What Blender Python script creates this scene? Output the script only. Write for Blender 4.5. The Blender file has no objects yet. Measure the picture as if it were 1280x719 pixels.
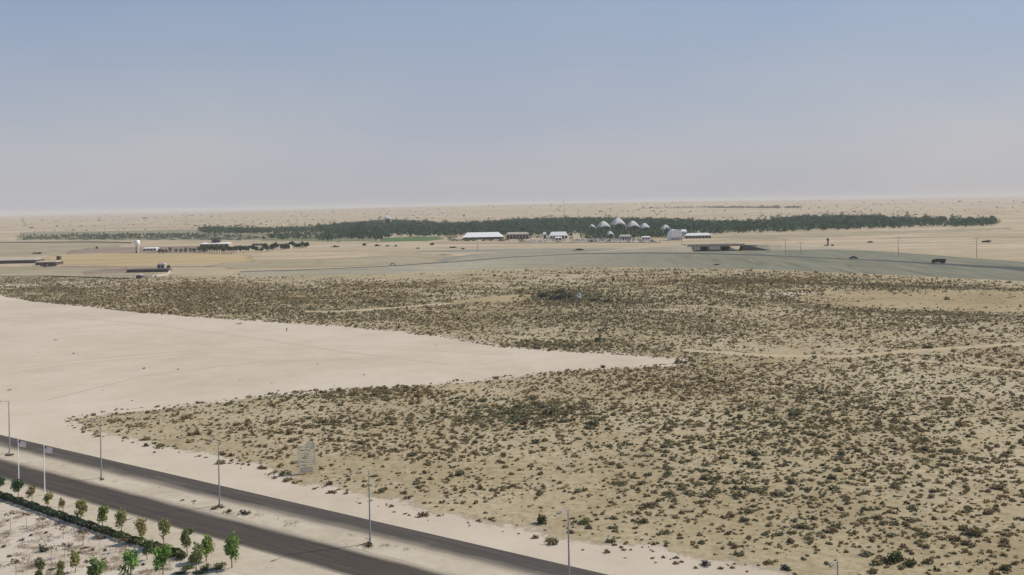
import bpy, math, random
import numpy as np
from mathutils import Vector, Matrix
R = math.radians
rng = np.random.default_rng(11)
random.seed(5)
SC = bpy.context.scene
COL = SC.collection

# ------------------------------------------------------------ camera, world, sun, exposure
FPX, HC, YH = 1200.0, 46.0, 255.0          # focal length in 1280-wide pixels, eye height, horizon row
TH = math.atan(24 / 1280)
cd = bpy.data.cameras.new('camera'); cam = bpy.data.objects.new('camera', cd); COL.objects.link(cam)
cd.sensor_width = 36; cd.lens = 36 * FPX / 1280
cd.shift_y = -(359.5 - YH) / 1280
cd.clip_start = 0.5; cd.clip_end = 80000
c_, s_ = math.cos(TH), math.sin(TH)
cam.matrix_world = Matrix(((c_, s_, 0, 0), (0, 0, -1, 0), (-s_, c_, 0, HC), (0, 0, 0, 1)))
SC.camera = cam

SUN_AZ, SUN_EL = 70, 42                      # azimuth clockwise from the view direction (+Y)
W = bpy.data.worlds.new('World'); SC.world = W; W.use_nodes = True
wn, wl = W.node_tree.nodes, W.node_tree.links
bg = wn['Background']
sky = wn.new('ShaderNodeTexSky'); sky.sky_type = 'NISHITA'; sky.sun_disc = False
sky.sun_elevation = R(SUN_EL); sky.sun_rotation = R(SUN_AZ); sky.altitude = 0
sky.air_density = 1.0; sky.dust_density = 1.6; sky.ozone_density = 2.0
# dusty lower sky: the clear-air sky is mixed with pale desert dust, thickest at the horizon
tc = wn.new('ShaderNodeTexCoord'); sp_ = wn.new('ShaderNodeSeparateXYZ'); wl.new(tc.outputs['Generated'], sp_.inputs[0])
dr = wn.new('ShaderNodeValToRGB'); wl.new(sp_.outputs['Z'], dr.inputs[0]); e_ = dr.color_ramp.elements
for k_ in range(3): e_.new(.5)
BG = 0.09
for k_, (p_, c_3) in enumerate([(0.0, (.375, .375, .40)), (.05, (.365, .375, .415)), (.13, (.30, .335, .41)), (.24, (.22, .292, .41)), (.6, (.10, .165, .30))]):
    e_[k_].position = p_; e_[k_].color = (*[v / BG * .1 for v in c_3], 1)
fr_ = wn.new('ShaderNodeMapRange'); wl.new(sp_.outputs['Z'], fr_.inputs[0])
for k_, v_ in enumerate((0.0, .5, .93, .55)): fr_.inputs[k_ + 1].default_value = v_
sc_ = wn.new('ShaderNodeVectorMath'); sc_.operation = 'SCALE'; sc_.inputs['Scale'].default_value = 10.0; wl.new(dr.outputs[0], sc_.inputs[0])
mx_ = wn.new('ShaderNodeMix'); mx_.data_type = 'RGBA'; wl.new(fr_.outputs[0], mx_.inputs[0]); wl.new(sky.outputs[0], mx_.inputs[6]); wl.new(sc_.outputs[0], mx_.inputs[7])
# uneven dust
nz_ = wn.new('ShaderNodeTexNoise'); mpz = wn.new('ShaderNodeMapping'); wl.new(tc.outputs['Generated'], mpz.inputs[0]); mpz.inputs['Scale'].default_value = (1, 1, 3.0)
wl.new(mpz.outputs[0], nz_.inputs['Vector']); nz_.inputs['Scale'].default_value = 2.6; nz_.inputs['Detail'].default_value = 5; nz_.inputs['Roughness'].default_value = .55
nr_ = wn.new('ShaderNodeValToRGB'); wl.new(nz_.outputs['Fac'], nr_.inputs[0]); nr_.color_ramp.elements[0].position = .3; nr_.color_ramp.elements[0].color = (.93, .95, 1.0, 1); nr_.color_ramp.elements[1].position = .7; nr_.color_ramp.elements[1].color = (1.07, 1.04, 1.0, 1)
mm_ = wn.new('ShaderNodeMix'); mm_.data_type = 'RGBA'; mm_.blend_type = 'MULTIPLY'; mm_.inputs[0].default_value = 1.0; wl.new(mx_.outputs[2], mm_.inputs[6]); wl.new(nr_.outputs[0], mm_.inputs[7])
wl.new(mm_.outputs[2], bg.inputs[0]); bg.inputs[1].default_value = BG
sd = bpy.data.lights.new('sun', 'SUN'); so = bpy.data.objects.new('sun', sd); COL.objects.link(so)
sd.energy = 3.4; sd.angle = R(0.6); sd.color = (1.0, 0.92, 0.79)
svec = Vector((math.sin(R(SUN_AZ)) * math.cos(R(SUN_EL)), math.cos(R(SUN_AZ)) * math.cos(R(SUN_EL)), math.sin(R(SUN_EL))))
so.rotation_euler = svec.to_track_quat('Z', 'Y').to_euler(); so.location = (200, 100, 300)
SC.view_settings.view_transform = 'Standard'; SC.view_settings.look = 'None'
SC.view_settings.exposure = 0.34; SC.view_settings.gamma = 1.0
SC.render.engine = 'CYCLES'
SC.cycles.volume_bounces = 1; SC.cycles.max_bounces = 6; SC.cycles.transparent_max_bounces = 12
SC.cycles.use_denoising = True


# ------------------------------------------------------------ helpers
def P(px, py, z=0.0):
    """ground point seen in direction (px, py) of the 1280 px wide photograph"""
    u = (px - 640) / FPX; v = (YH - py) / FPX
    dx = u * c_ + v * s_; dz = -u * s_ + v * c_
    t = (z - HC) / dz
    return (dx * t, t, z)


def to_px(x, y, z):
    u_ = x / y; v_ = (z - HC) / y
    u = u_ * c_ - v_ * s_; v = u_ * s_ + v_ * c_
    return 640 + FPX * u, YH - FPX * v


def mpp(px, py):
    return P(px, py)[1] / FPX


def terrain(x, y):
    r = np.clip((np.asarray(y, float) - 3000) / 5500, 0, 1)
    r = r * r * (3 - 2 * r)
    g = np.exp(-((np.asarray(x) / np.maximum(np.asarray(y, float), 1) - 0.05) / 0.34) ** 2)
    return 34 * r * g + 3.0 * r * np.sin(np.asarray(x) / 410.) * np.sin(np.asarray(y) / 530.)


def lin(c):
    return tuple((v / 12.92 if v <= .04045 else ((v + .055) / 1.055) ** 2.4) for v in c)


def node_mat(name):
    m = bpy.data.materials.new(name); m.use_nodes = True
    nt = m.node_tree; return m, nt.nodes, nt.links, nt.nodes['Principled BSDF']


def noise(n, l, scale, detail=4, rough=.6, vec=None, dist=0.0):
    t = n.new('ShaderNodeTexNoise'); t.inputs['Scale'].default_value = scale
    t.inputs['Detail'].default_value = detail; t.inputs['Roughness'].default_value = rough
    t.inputs['Distortion'].default_value = dist
    if vec is not None: l.new(vec, t.inputs['Vector'])
    return t.outputs['Fac']


def ramp(n, l, fac, stops):
    r = n.new('ShaderNodeValToRGB'); e = r.color_ramp.elements
    while len(e) < len(stops): e.new(0.5)
    for k, (p, c) in enumerate(stops):
        e[k].position = p; e[k].color = (*c, 1) if len(c) == 3 else c
    l.new(fac, r.inputs[0]); return r.outputs[0]


def mix(n, l, fac, a, b, mode='MIX'):
    m = n.new('ShaderNodeMix'); m.data_type = 'RGBA'; m.blend_type = mode
    for sock, v in ((m.inputs[0], fac), (m.inputs[6], a), (m.inputs[7], b)):
        if hasattr(v, 'is_output'): l.new(v, sock)
        elif isinstance(v, (int, float)): sock.default_value = v
        else: sock.default_value = (*v, 1)
    return m.outputs[2]


def math_(n, l, op, a, b=0.0):
    m = n.new('ShaderNodeMath'); m.operation = op
    for k, v in enumerate((a, b)):
        if hasattr(v, 'is_output'): l.new(v, m.inputs[k])
        else: m.inputs[k].default_value = v
    return m.outputs[0]


def maprange(n, l, v, a, b, c=0.0, d=1.0):
    m = n.new('ShaderNodeMapRange')
    l.new(v, m.inputs[0])
    for k, q in enumerate((a, b, c, d)): m.inputs[k + 1].default_value = q
    return m.outputs[0]


def plain(name, c, rough=.7, var=.18, scale=2.0, metal=0.0, bump=0.0):
    m, n, l, b = node_mat(name)
    co = n.new('ShaderNodeTexCoord').outputs['Object']
    f = noise(n, l, scale, 5, .65, co)
    lo = tuple(v * (1 - var) for v in c); hi = tuple(min(1, v * (1 + var)) for v in c)
    l.new(ramp(n, l, f, [(.3, lo), (.7, hi)]), b.inputs['Base Color'])
    b.inputs['Roughness'].default_value = rough; b.inputs['Metallic'].default_value = metal
    if bump:
        bp = n.new('ShaderNodeBump'); bp.inputs['Strength'].default_value = bump; l.new(f, bp.inputs['Height'])
        l.new(bp.outputs[0], b.inputs['Normal'])
    return m


def foliage_mat(name, translucent=.25):
    """colour comes from the 'tint' attribute of the leaves"""
    m, n, l, b = node_mat(name)
    a = n.new('ShaderNodeAttribute'); a.attribute_name = 'tint'
    l.new(a.outputs['Color'], b.inputs['Base Color']); b.inputs['Roughness'].default_value = .75
    b.inputs['Specular IOR Level'].default_value = .25
    t = n.new('ShaderNodeBsdfTranslucent'); l.new(a.outputs['Color'], t.inputs[0])
    mx = n.new('ShaderNodeMixShader'); mx.inputs[0].default_value = translucent
    l.new(b.outputs[0], mx.inputs[1]); l.new(t.outputs[0], mx.inputs[2])
    l.new(mx.outputs[0], n['Material Output'].inputs[0])
    return m


def ground_mat(name, stops, s1=.02, s2=.6, speck=0.0, speck_col=(.12, .1, .06), feather=False, bump=.3, far=None, speck_scale=.45):
    """soil: large patches, fine grain, optional specks of plant litter, optional ragged edge"""
    m, n, l, b = node_mat(name)
    g = n.new('ShaderNodeNewGeometry').outputs['Position']
    big = noise(n, l, s1, 6, .6, g, .4); fine = noise(n, l, s2, 6, .7, g)
    f = math_(n, l, 'ADD', math_(n, l, 'MULTIPLY', big, .62), math_(n, l, 'MULTIPLY', fine, .38))
    col = ramp(n, l, f, stops)
    if not feather and far:
        wl_ = noise(n, l, .035, 6, .7, g, 1.2)
        col = mix(n, l, maprange(n, l, wl_, .50, .66, 0, .55), col, (.25, .195, .11))
        col = mix(n, l, maprange(n, l, noise(n, l, .75, 5, .7, g), .47, .64, 0, .72), col, (.235, .185, .105))
    if feather and s1 <= .012:
        mp0 = n.new('ShaderNodeMapping'); l.new(g, mp0.inputs[0]); mp0.inputs['Scale'].default_value = (.012, .05, 1)
        col = mix(n, l, maprange(n, l, noise(n, l, 1.0, 7, .72, mp0.outputs[0], .8), .45, .68, 0, .6), col, tuple(v * .72 for v in stops[0][1]))
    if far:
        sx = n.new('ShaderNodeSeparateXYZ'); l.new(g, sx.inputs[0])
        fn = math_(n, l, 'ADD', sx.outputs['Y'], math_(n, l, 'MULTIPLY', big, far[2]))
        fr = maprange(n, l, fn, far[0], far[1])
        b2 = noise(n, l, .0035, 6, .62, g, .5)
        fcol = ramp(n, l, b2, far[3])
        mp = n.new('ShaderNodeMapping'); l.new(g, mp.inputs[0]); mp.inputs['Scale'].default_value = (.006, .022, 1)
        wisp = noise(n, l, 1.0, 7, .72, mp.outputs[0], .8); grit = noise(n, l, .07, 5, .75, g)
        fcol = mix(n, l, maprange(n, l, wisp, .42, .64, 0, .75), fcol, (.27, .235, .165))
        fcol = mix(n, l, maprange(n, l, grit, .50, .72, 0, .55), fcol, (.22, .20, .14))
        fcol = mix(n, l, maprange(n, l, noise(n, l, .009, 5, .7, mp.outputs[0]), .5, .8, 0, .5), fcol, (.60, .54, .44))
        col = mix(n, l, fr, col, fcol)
    if speck:
        sp = noise(n, l, speck_scale, 3, .6, g)
        pm = maprange(n, l, noise(n, l, .018, 4, .6, g), .38, .62)
        sm = maprange(n, l, sp, .56, .66)
        k = math_(n, l, 'MULTIPLY', math_(n, l, 'MULTIPLY', sm, pm), speck)
        if far:
            k = math_(n, l, 'MULTIPLY', k, math_(n, l, 'SUBTRACT', 1.0, math_(n, l, 'MULTIPLY', fr, .85)))
        col = mix(n, l, k, col, speck_col)
    l.new(col, b.inputs['Base Color']); b.inputs['Roughness'].default_value = .95
    b.inputs['Specular IOR Level'].default_value = .1
    bp = n.new('ShaderNodeBump'); bp.inputs['Strength'].default_value = bump; bp.inputs['Distance'].default_value = .15
    l.new(noise(n, l, 1.3, 5, .7, g), bp.inputs['Height']); l.new(bp.outputs[0], b.inputs['Normal'])
    if feather:
        a = n.new('ShaderNodeAttribute'); a.attribute_name = 'edge'
        e = math_(n, l, 'ADD', a.outputs['Fac'], math_(n, l, 'MULTIPLY', math_(n, l, 'SUBTRACT', noise(n, l, .35, 6, .75, g), .5), 1.5))
        al = maprange(n, l, e, .38, .62)
        tr = n.new('ShaderNodeBsdfTransparent'); mx = n.new('ShaderNodeMixShader')
        l.new(al, mx.inputs[0]); l.new(tr.outputs[0], mx.inputs[1]); l.new(b.outputs[0], mx.inputs[2])
        l.new(mx.outputs[0], n['Material Output'].inputs[0])
    return m


def np_mesh(name, V, Fq, mat=None, tint=None, edge=None, smooth=False):
    V = np.asarray(V, np.float32); me = bpy.data.meshes.new(name)
    Fq = np.asarray(Fq, np.int32); k = Fq.shape[1]
    me.vertices.add(len(V)); me.vertices.foreach_set('co', V.ravel())
    me.loops.add(Fq.size); me.loops.foreach_set('vertex_index', Fq.ravel())
    me.polygons.add(len(Fq)); me.polygons.foreach_set('loop_start', np.arange(0, Fq.size, k, dtype=np.int32))
    me.polygons.foreach_set('loop_total', np.full(len(Fq), k, np.int32))
    if smooth: me.polygons.foreach_set('use_smooth', np.ones(len(Fq), bool))
    me.update(calc_edges=True)
    if tint is not None:
        a = me.color_attributes.new('tint', 'FLOAT_COLOR', 'POINT')
        a.data.foreach_set('color', np.concatenate([tint, np.ones((len(tint), 1))], 1).astype(np.float32).ravel())
    if edge is not None:
        a = me.attributes.new('edge', 'FLOAT', 'POINT'); a.data.foreach_set('value', np.asarray(edge, np.float32))
    if mat: me.materials.append(mat)
    return me


def link(name, me, loc=(0, 0, 0), parent=None, rz=0.0):
    o = bpy.data.objects.new(name, me); COL.objects.link(o)
    o.location = loc; o.rotation_euler = (0, 0, rz)
    if parent: o.parent = parent
    return o


def tag(o, label, cat, group=None, kind=None):
    if label: o['label'] = label
    if cat: o['category'] = cat
    if group: o['group'] = group
    if kind: o['kind'] = kind
    return o


def structure(o, label=None):
    o['kind'] = 'structure'; o['label'] = label or o.name.split('.')[0].replace('_', ' ') + ' in the desert plain'
    o['category'] = o.name.split('.')[0].replace('_', ' ')
    return o


def empty(name, loc, rz=0.0):
    return link(name, None, loc, rz=rz)


class MB:
    """collects shapes, each with a material slot, into one mesh"""
    def __init__(s): s.v = []; s.f = []; s.m = []; s.sm = []
    def poly(s, pts, faces, mi=0, smooth=False):
        b = len(s.v); s.v += [tuple(p) for p in pts]
        for f in faces: s.f.append([b + i for i in f]); s.m.append(mi); s.sm.append(smooth)
    def box(s, x0, x1, y0, y1, z0, z1, mi=0):
        p = [(x, y, z) for z in (z0, z1) for y in (y0, y1) for x in (x0, x1)]
        s.poly(p, [(0, 2, 3, 1), (4, 5, 7, 6), (0, 1, 5, 4), (2, 6, 7, 3), (0, 4, 6, 2), (1, 3, 7, 5)], mi)
    def tube(s, pts, rad, seg=8, mi=0, cap=True):
        pts = [Vector(p) for p in pts]; rings = []
        for i, p in enumerate(pts):
            d = (pts[min(i + 1, len(pts) - 1)] - pts[max(i - 1, 0)]).normalized()
            a = d.orthogonal().normalized() if abs(d.z) < .99 else Vector((1, 0, 0)); b = d.cross(a)
            rings.append([p + (a * math.cos(2 * math.pi * k / seg) + b * math.sin(2 * math.pi * k / seg)) * rad[i] for k in range(seg)])
        v = [q for r in rings for q in r]; f = []
        for i in range(len(pts) - 1):
            for k in range(seg):
                k2 = (k + 1) % seg; f.append((i * seg + k, i * seg + k2, (i + 1) * seg + k2, (i + 1) * seg + k))
        s.poly(v, f, mi, True)
        if cap:
            s.poly(rings[0], [tuple(range(seg))[::-1]], mi); s.poly(rings[-1], [tuple(range(seg))], mi)
    def prism(s, prof, y0, y1, mi=0):
        """profile in x,z extruded along y"""
        n = len(prof); v = [(x, y0, z) for x, z in prof] + [(x, y1, z) for x, z in prof]
        s.poly(v, [tuple(range(n)), tuple(range(n, 2 * n))[::-1]] + [(i, i + n, (i + 1) % n + n, (i + 1) % n) for i in range(n)], mi)
    def mesh(s, name, *mats):
        me = bpy.data.meshes.new(name); me.from_pydata(s.v, [], s.f)
        for m in mats: me.materials.append(m)
        me.polygons.foreach_set('material_index', s.m); me.polygons.foreach_set('use_smooth', s.sm)
        me.update(); return me
    def build(s, name, mats, parent=None, loc=(0, 0, 0), rz=0.0):
        mats = mats if isinstance(mats, (list, tuple)) else [mats]
        return link(name, s.mesh(name, *mats), loc, parent, rz)


def leaf_quads(C, size, flat=0.0):
    """random quads at centres C"""
    n = len(C); a = rng.normal(size=(n, 3)); a /= np.linalg.norm(a, axis=1, keepdims=True)
    b = rng.normal(size=(n, 3)); b -= (a * b).sum(1, keepdims=True) * a; b /= np.linalg.norm(b, axis=1, keepdims=True)
    sz = np.broadcast_to(size, (n,))[:, None]
    a = a * sz * .5; b = b * sz * .5 * rng.uniform(.5, 1, (n, 1))
    if flat: a[:, 2] *= 1 - flat; b[:, 2] *= 1 - flat
    V = np.stack([C - a - b * .4, C + a * .2 - b, C + a + b * .3, C - a * .3 + b], 1).reshape(-1, 3)
    return V, np.arange(4 * n).reshape(-1, 4)


def tints(n, base, var=.3, hue=.12):
    base = np.asarray(base, float)
    k = rng.uniform(1 - var, 1 + var, (n, 1)); h = rng.uniform(1 - hue, 1 + hue, (n, 3))
    return np.repeat(base * k * h, 4, 0)


def inside(poly, X, Y):
    poly = np.asarray(poly)[:, :2]; r = np.zeros(len(X), bool); j = len(poly) - 1
    for i in range(len(poly)):
        xi, yi = poly[i]; xj, yj = poly[j]
        cnd = ((yi > Y) != (yj > Y)) & (X < (xj - xi) * (Y - yi) / (yj - yi + 1e-12) + xi)
        r ^= cnd; j = i
    return r


def densify(pts, step, jit):
    out = []
    n = len(pts)
    for i in range(n):
        a = np.array(pts[i][:2]); b = np.array(pts[(i + 1) % n][:2]); L = np.linalg.norm(b - a)
        k = max(1, int(L / step)); k = min(k, 60)
        nn = np.array([-(b - a)[1], (b - a)[0]]) / (L + 1e-9)
        for q in range(k):
            j = 0 if q == 0 else rng.normal() * jit
            out.append(a + (b - a) * q / k + nn * j)
    return np.array(out)


def sheet(name, px_pts, z, mat, feather=2.0, step=12, jit=.6, world=False, label=None, zc=None):
    """flat patch of ground with a ragged feathered rim"""
    pts = px_pts if world else [P(*p) for p in px_pts]
    q = densify(pts, step, jit)
    area = 0.5 * np.sum(q[:, 0] * np.roll(q[:, 1], -1) - np.roll(q[:, 0], -1) * q[:, 1])
    if area < 0: q = q[::-1]
    t = np.roll(q, -1, 0) - np.roll(q, 1, 0); t /= np.linalg.norm(t, axis=1, keepdims=True) + 1e-9
    out = q + np.stack([t[:, 1], -t[:, 0]], 1) * feather
    n = len(q)
    from mathutils.geometry import tessellate_polygon
    tri = tessellate_polygon([[Vector((a, b, 0)) for a, b in q]])
    V = [(a, b, z) for a, b in q]; F = [tuple(t_) for t_ in tri]
    e = [1.0] * n
    if feather > 0:
        V += [(a, b, z - .003) for a, b in out]; e += [0.0] * n
        F += [(i, i + n, (i + 1) % n + n, (i + 1) % n) for i in range(n)]
    me = bpy.data.meshes.new(name); me.from_pydata(V, [], F); me.materials.append(mat)
    a = me.attributes.new('edge', 'FLOAT', 'POINT'); a.data.foreach_set('value', e); me.update()
    import bmesh
    bm = bmesh.new(); bm.from_mesh(me)
    for f in bm.faces:
        f.normal_update()
        if f.normal.z < 0: f.normal_flip()
    bm.to_mesh(me); bm.free()
    return structure(link(name, me), label)


def strip(a, b, w):
    """polygon of a path through pixel points a.. with half-width w metres"""
    q = np.array([P(*p)[:2] for p in a]); t = np.gradient(q, axis=0); t /= np.linalg.norm(t, axis=1, keepdims=True)
    nn = np.stack([-t[:, 1], t[:, 0]], 1) * w
    return [tuple(v) for v in (q + nn)] + [tuple(v) for v in (q - nn)[::-1]]


# ------------------------------------------------------------ materials
SAND = [(.30, (.36, .30, .215)), (.5, (.47, .405, .31)), (.7, (.56, .49, .385))]
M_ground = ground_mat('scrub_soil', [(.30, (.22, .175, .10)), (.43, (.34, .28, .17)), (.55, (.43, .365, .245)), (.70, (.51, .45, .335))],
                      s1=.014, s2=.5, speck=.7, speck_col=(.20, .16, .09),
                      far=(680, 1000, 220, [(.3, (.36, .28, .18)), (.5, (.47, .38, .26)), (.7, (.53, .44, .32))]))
M_sand = ground_mat('pale_sand', [(.30, (.42, .355, .275)), (.5, (.51, .44, .35)), (.7, (.585, .515, .425))], s1=.016, s2=.12, speck=.12,
                    speck_col=(.28, .23, .16), feather=True, bump=.12)
M_garden = ground_mat('garden_soil', [(.30, (.36, .295, .22)), (.5, (.50, .44, .355)), (.7, (.58, .53, .46))], s1=.12, s2=.9, speck=.45,
                      speck_col=(.24, .17, .12), feather=True, speck_scale=.8)
M_median = ground_mat('median_sand', [(.3, (.36, .31, .225)), (.5, (.47, .41, .315)), (.7, (.54, .49, .39))], s1=.08, s2=.7, speck=.3, feather=True)
M_ochre = ground_mat('ochre_soil', [(.3, (.37, .29, .15)), (.5, (.43, .34, .19)), (.7, (.45, .385, .25))], s1=.012, s2=.08, feather=True)
M_olive = ground_mat('olive_soil', [(.3, (.24, .205, .135)), (.5, (.34, .295, .20)), (.7, (.41, .355, .255))], s1=.012, s2=.08, speck=.4, feather=True)
M_brown = ground_mat('brown_soil', [(.3, (.20, .15, .12)), (.5, (.26, .20, .16)), (.7, (.33, .26, .21))], s1=.012, s2=.08, feather=True)
def bank_mat(name):
    m = ground_mat(name, [(.3, (.27, .25, .18)), (.5, (.335, .31, .23)), (.7, (.40, .37, .28))], s1=.01, s2=.07, speck=.2, feather=True)
    nt = m.node_tree; n, l = nt.nodes, nt.links; b = n['Principled BSDF']
    old = b.inputs['Base Color'].links[0].from_socket
    g = n.new('ShaderNodeNewGeometry').outputs['Position']; sx = n.new('ShaderNodeSeparateXYZ'); l.new(g, sx.inputs[0])
    w = math_(n, l, 'ADD', sx.outputs['X'], math_(n, l, 'MULTIPLY', noise(n, l, .012, 5, .65, g), 160.0))
    fr = maprange(n, l, w, 20, 260)
    mp = n.new('ShaderNodeMapping'); l.new(g, mp.inputs[0]); mp.inputs['Scale'].default_value = (.22, .012, 1)
    st = noise(n, l, 1, 5, .7, mp.outputs[0], .6)
    gr = ramp(n, l, st, [(.35, (.125, .13, .095)), (.65, (.235, .23, .17))])
    col = mix(n, l, fr, old, gr)
    col = mix(n, l, maprange(n, l, st, .5, .75, 0, .35), col, (.17, .17, .13))
    l.new(col, b.inputs['Base Color']); return m
M_bank = bank_mat('bank_gravel'); M_bankg = M_bank
M_track = ground_mat('track_sand', [(.3, (.36, .29, .18)), (.5, (.42, .345, .225)), (.7, (.47, .40, .28))], s1=.03, s2=.3, feather=True)
M_lawn = ground_mat('lawn_grass', [(.3, (.06, .11, .045)), (.5, (.085, .145, .06)), (.7, (.15, .18, .09))], s1=.02, s2=.2, feather=True)
M_litter_shade = ground_mat('litter_and_shade', [(.3, (.10, .085, .05)), (.5, (.16, .13, .08)), (.7, (.22, .19, .12))], s1=.03, s2=.4, feather=True)  # litter lines, and the painted shade along the sand ridge
M_hiway = ground_mat('far_asphalt', [(.3, (.21, .205, .17)), (.5, (.255, .25, .205)), (.7, (.31, .30, .25))], s1=.01, s2=.1, feather=True)
M_hidark = ground_mat('far_dark_asphalt', [(.3, (.05, .06, .065)), (.7, (.085, .095, .10))], s1=.01, s2=.1, feather=False)
M_leaf = foliage_mat('leaves'); M_scrubleaf = foliage_mat('dry_leaves', .3)
M_bark = plain('bark', (.16, .12, .085), .9, .35, 6)
M_steel = plain('galvanised_steel', (.30, .31, .32), .55, .15, 3, .2)
M_lantern = plain('lantern_housing', (.14, .13, .13), .5)
M_white = plain('white_paint', (.84, .84, .83), .5, .06)
M_tentw = plain('white_membrane', (.80, .80, .78), .55, .05, .3)
def membrane(name):
    m, n, l, b = node_mat(name); b.inputs['Base Color'].default_value = (.90, .90, .88, 1); b.inputs['Roughness'].default_value = .6
    t = n.new('ShaderNodeBsdfTranslucent'); t.inputs[0].default_value = (.92, .92, .91, 1); mx = n.new('ShaderNodeMixShader'); mx.inputs[0].default_value = .5
    l.new(b.outputs[0], mx.inputs[1]); l.new(t.outputs[0], mx.inputs[2]); l.new(mx.outputs[0], n['Material Output'].inputs[0]); return m
M_membrane = membrane('pavilion_membrane')
M_wall = plain('pale_render', (.46, .42, .36), .8, .1, .4)
M_tanwall = plain('tan_render', (.42, .35, .26), .85, .15, .4)
M_dark = plain('dark_openings', (.045, .045, .05), .4, .3, .5)
M_brownwall = plain('dark_brown_boards', (.085, .055, .055), .8, .25, .5)
M_glass = plain('dark_glass', (.03, .04, .05), .12)
M_tyre = plain('tyre_rubber', (.025, .025, .025), .8)
M_conc = plain('concrete', (.40, .375, .33), .85, .12, .5)
M_darkconc = plain('dark_concrete', (.17, .155, .135), .9, .2, .5)  # darker concrete for the overpass deck and piers
M_roof = plain('roof_sheet', (.40, .365, .31), .7, .12, .3)
M_red = plain('flag_red', (.66, .50, .50), .8); M_navy = plain('flag_navy', (.10, .08, .18), .8); M_fw = plain('flag_white', (.75, .70, .72), .8)

M_hidark2 = ground_mat('underpass_asphalt', [(.3, (.07, .07, .068)), (.7, (.12, .12, .11))], s1=.03, s2=.1, feather=True)
# ------------------------------------------------------------ ground
ys = np.concatenate([np.linspace(-40, 100, 8), np.geomspace(110, 26000, 110)])
us = np.linspace(-1, 1, 81)
GX = []; GY = []
for y in ys:
    half = 260 + abs(y) * 0.95
    GX.append(us * half); GY.append(np.full(81, y))
GX = np.array(GX); GY = np.array(GY); GZ = terrain(GX, GY)
nr, nc = GX.shape
idx = np.arange(nr * nc).reshape(nr, nc)
Fg = np.stack([idx[:-1, :-1], idx[:-1, 1:], idx[1:, 1:], idx[1:, :-1]], -1).reshape(-1, 4)
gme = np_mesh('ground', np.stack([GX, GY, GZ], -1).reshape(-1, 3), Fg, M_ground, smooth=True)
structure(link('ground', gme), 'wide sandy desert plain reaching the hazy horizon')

upper = [(-260, 352), (-60, 362), (0, 370), (40, 377), (100, 383), (170, 391), (250, 397), (320, 402), (430, 409), (500, 416), (560, 423), (620, 434), (700, 440), (780, 444), (850, 451)]
lower = [(850, 453), (800, 458), (730, 461), (650, 468), (560, 477), (480, 484), (400, 487), (330, 493), (250, 503), (130, 514), (72, 525), (92, 539), (150, 552), (250, 573), (320, 592), (420, 621), (520, 649), (640, 668), (740, 692), (850, 708), (1000, 735), (1250, 790)]
pale = [P(*p) for p in upper + lower] + [(110, 40, 0), (60, -30, 0), (-200, -30, 0), (-260, 60, 0)]
sheet('sand_clearing', pale, .006, M_sand, feather=7.0, step=5, jit=1.5, world=True, label='pale bare graded sand tapering across the plain beyond the road')

# roads : lines x + 1.46 y = c ; n = perpendicular distance, t along
TD = Vector((-.825, .565, 0)).normalized(); ND = Vector((TD.y, -TD.x, 0))
def RP(t, n, z=0): return ND * n + TD * t + Vector((0, 0, z))
def road_mat(name, lo, hi):
    m, n, l, b = node_mat(name)
    g = n.new('ShaderNodeNewGeometry').outputs['Position']
    mp = n.new('ShaderNodeMapping'); l.new(g, mp.inputs[0]); mp.inputs['Rotation'].default_value = (0, 0, R(34.4)); 
    mp2 = n.new('ShaderNodeMapping'); l.new(mp.outputs[0], mp2.inputs[0]); mp2.inputs['Scale'].default_value = (.06, 1.1, 1)
    streak = noise(n, l, 1.0, 5, .6, mp2.outputs[0])
    fine = noise(n, l, 5, 4, .7, g); pat = noise(n, l, .12, 4, .6, g)
    col = ramp(n, l, streak, [(.3, lo), (.7, hi)])
    col = mix(n, l, math_(n, l, 'MULTIPLY', fine, .35), col, tuple(v * 1.4 for v in hi))
    a = n.new('ShaderNodeAttribute'); a.attribute_name = 'edge'
    e = math_(n, l, 'ADD', a.outputs['Fac'], math_(n, l, 'MULTIPLY', math_(n, l, 'SUBTRACT', noise(n, l, .25, 6, .75, mp2.outputs[0]), .5), .9))
    e = math_(n, l, 'ADD', e, math_(n, l, 'MULTIPLY', math_(n, l, 'SUBTRACT', pat, .5), .5))
    sf = maprange(n, l, e, .15, .95)
    col = mix(n, l, sf, col, (.42, .365, .285))
    l.new(col, b.inputs['Base Color']); b.inputs['Roughness'].default_value = 1.0; b.inputs['Specular IOR Level'].default_value = .03
    return m
M_roadA = road_mat('asphalt_far_carriageway', (.052, .047, .043), (.10, .09, .080))
M_roadB = road_mat('asphalt_near_carriageway', (.046, .039, .037), (.09, .078, .068))
def road(name, n0, n1, z, mat, prof, label):
    T = np.linspace(-120, 330, 91); A = np.linspace(0, 1, len(prof)); V = []; E = []
    for t in T:
        for k, a in enumerate(A):
            p = RP(t, n0 + (n1 - n0) * a, z + .05 * (1 - (2 * a - 1) ** 2)); V.append(p[:]); E.append(prof[k])
    m = len(A); F = [(i * m + k, i * m + k + 1, (i + 1) * m + k + 1, (i + 1) * m + k) for i in range(len(T) - 1) for k in range(m - 1)]
    structure(link(name, np_mesh(name, V, F, mat, edge=E, smooth=True)), label)
road('carriageway', 98.0, 104.0, .02, M_roadA, [1.3, .7, .35, .22, .14, .1, -.05, -.15, .1], 'far carriageway of dusty grey asphalt beyond the lamp posts')
road('carriageway', 86.6, 94.3, .02, M_roadB, [.8, .15, -.1, -.15, -.1, -.05, .02, .08, .2, .6, 1.3], 'near carriageway of dark asphalt beside the tree row')
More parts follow.
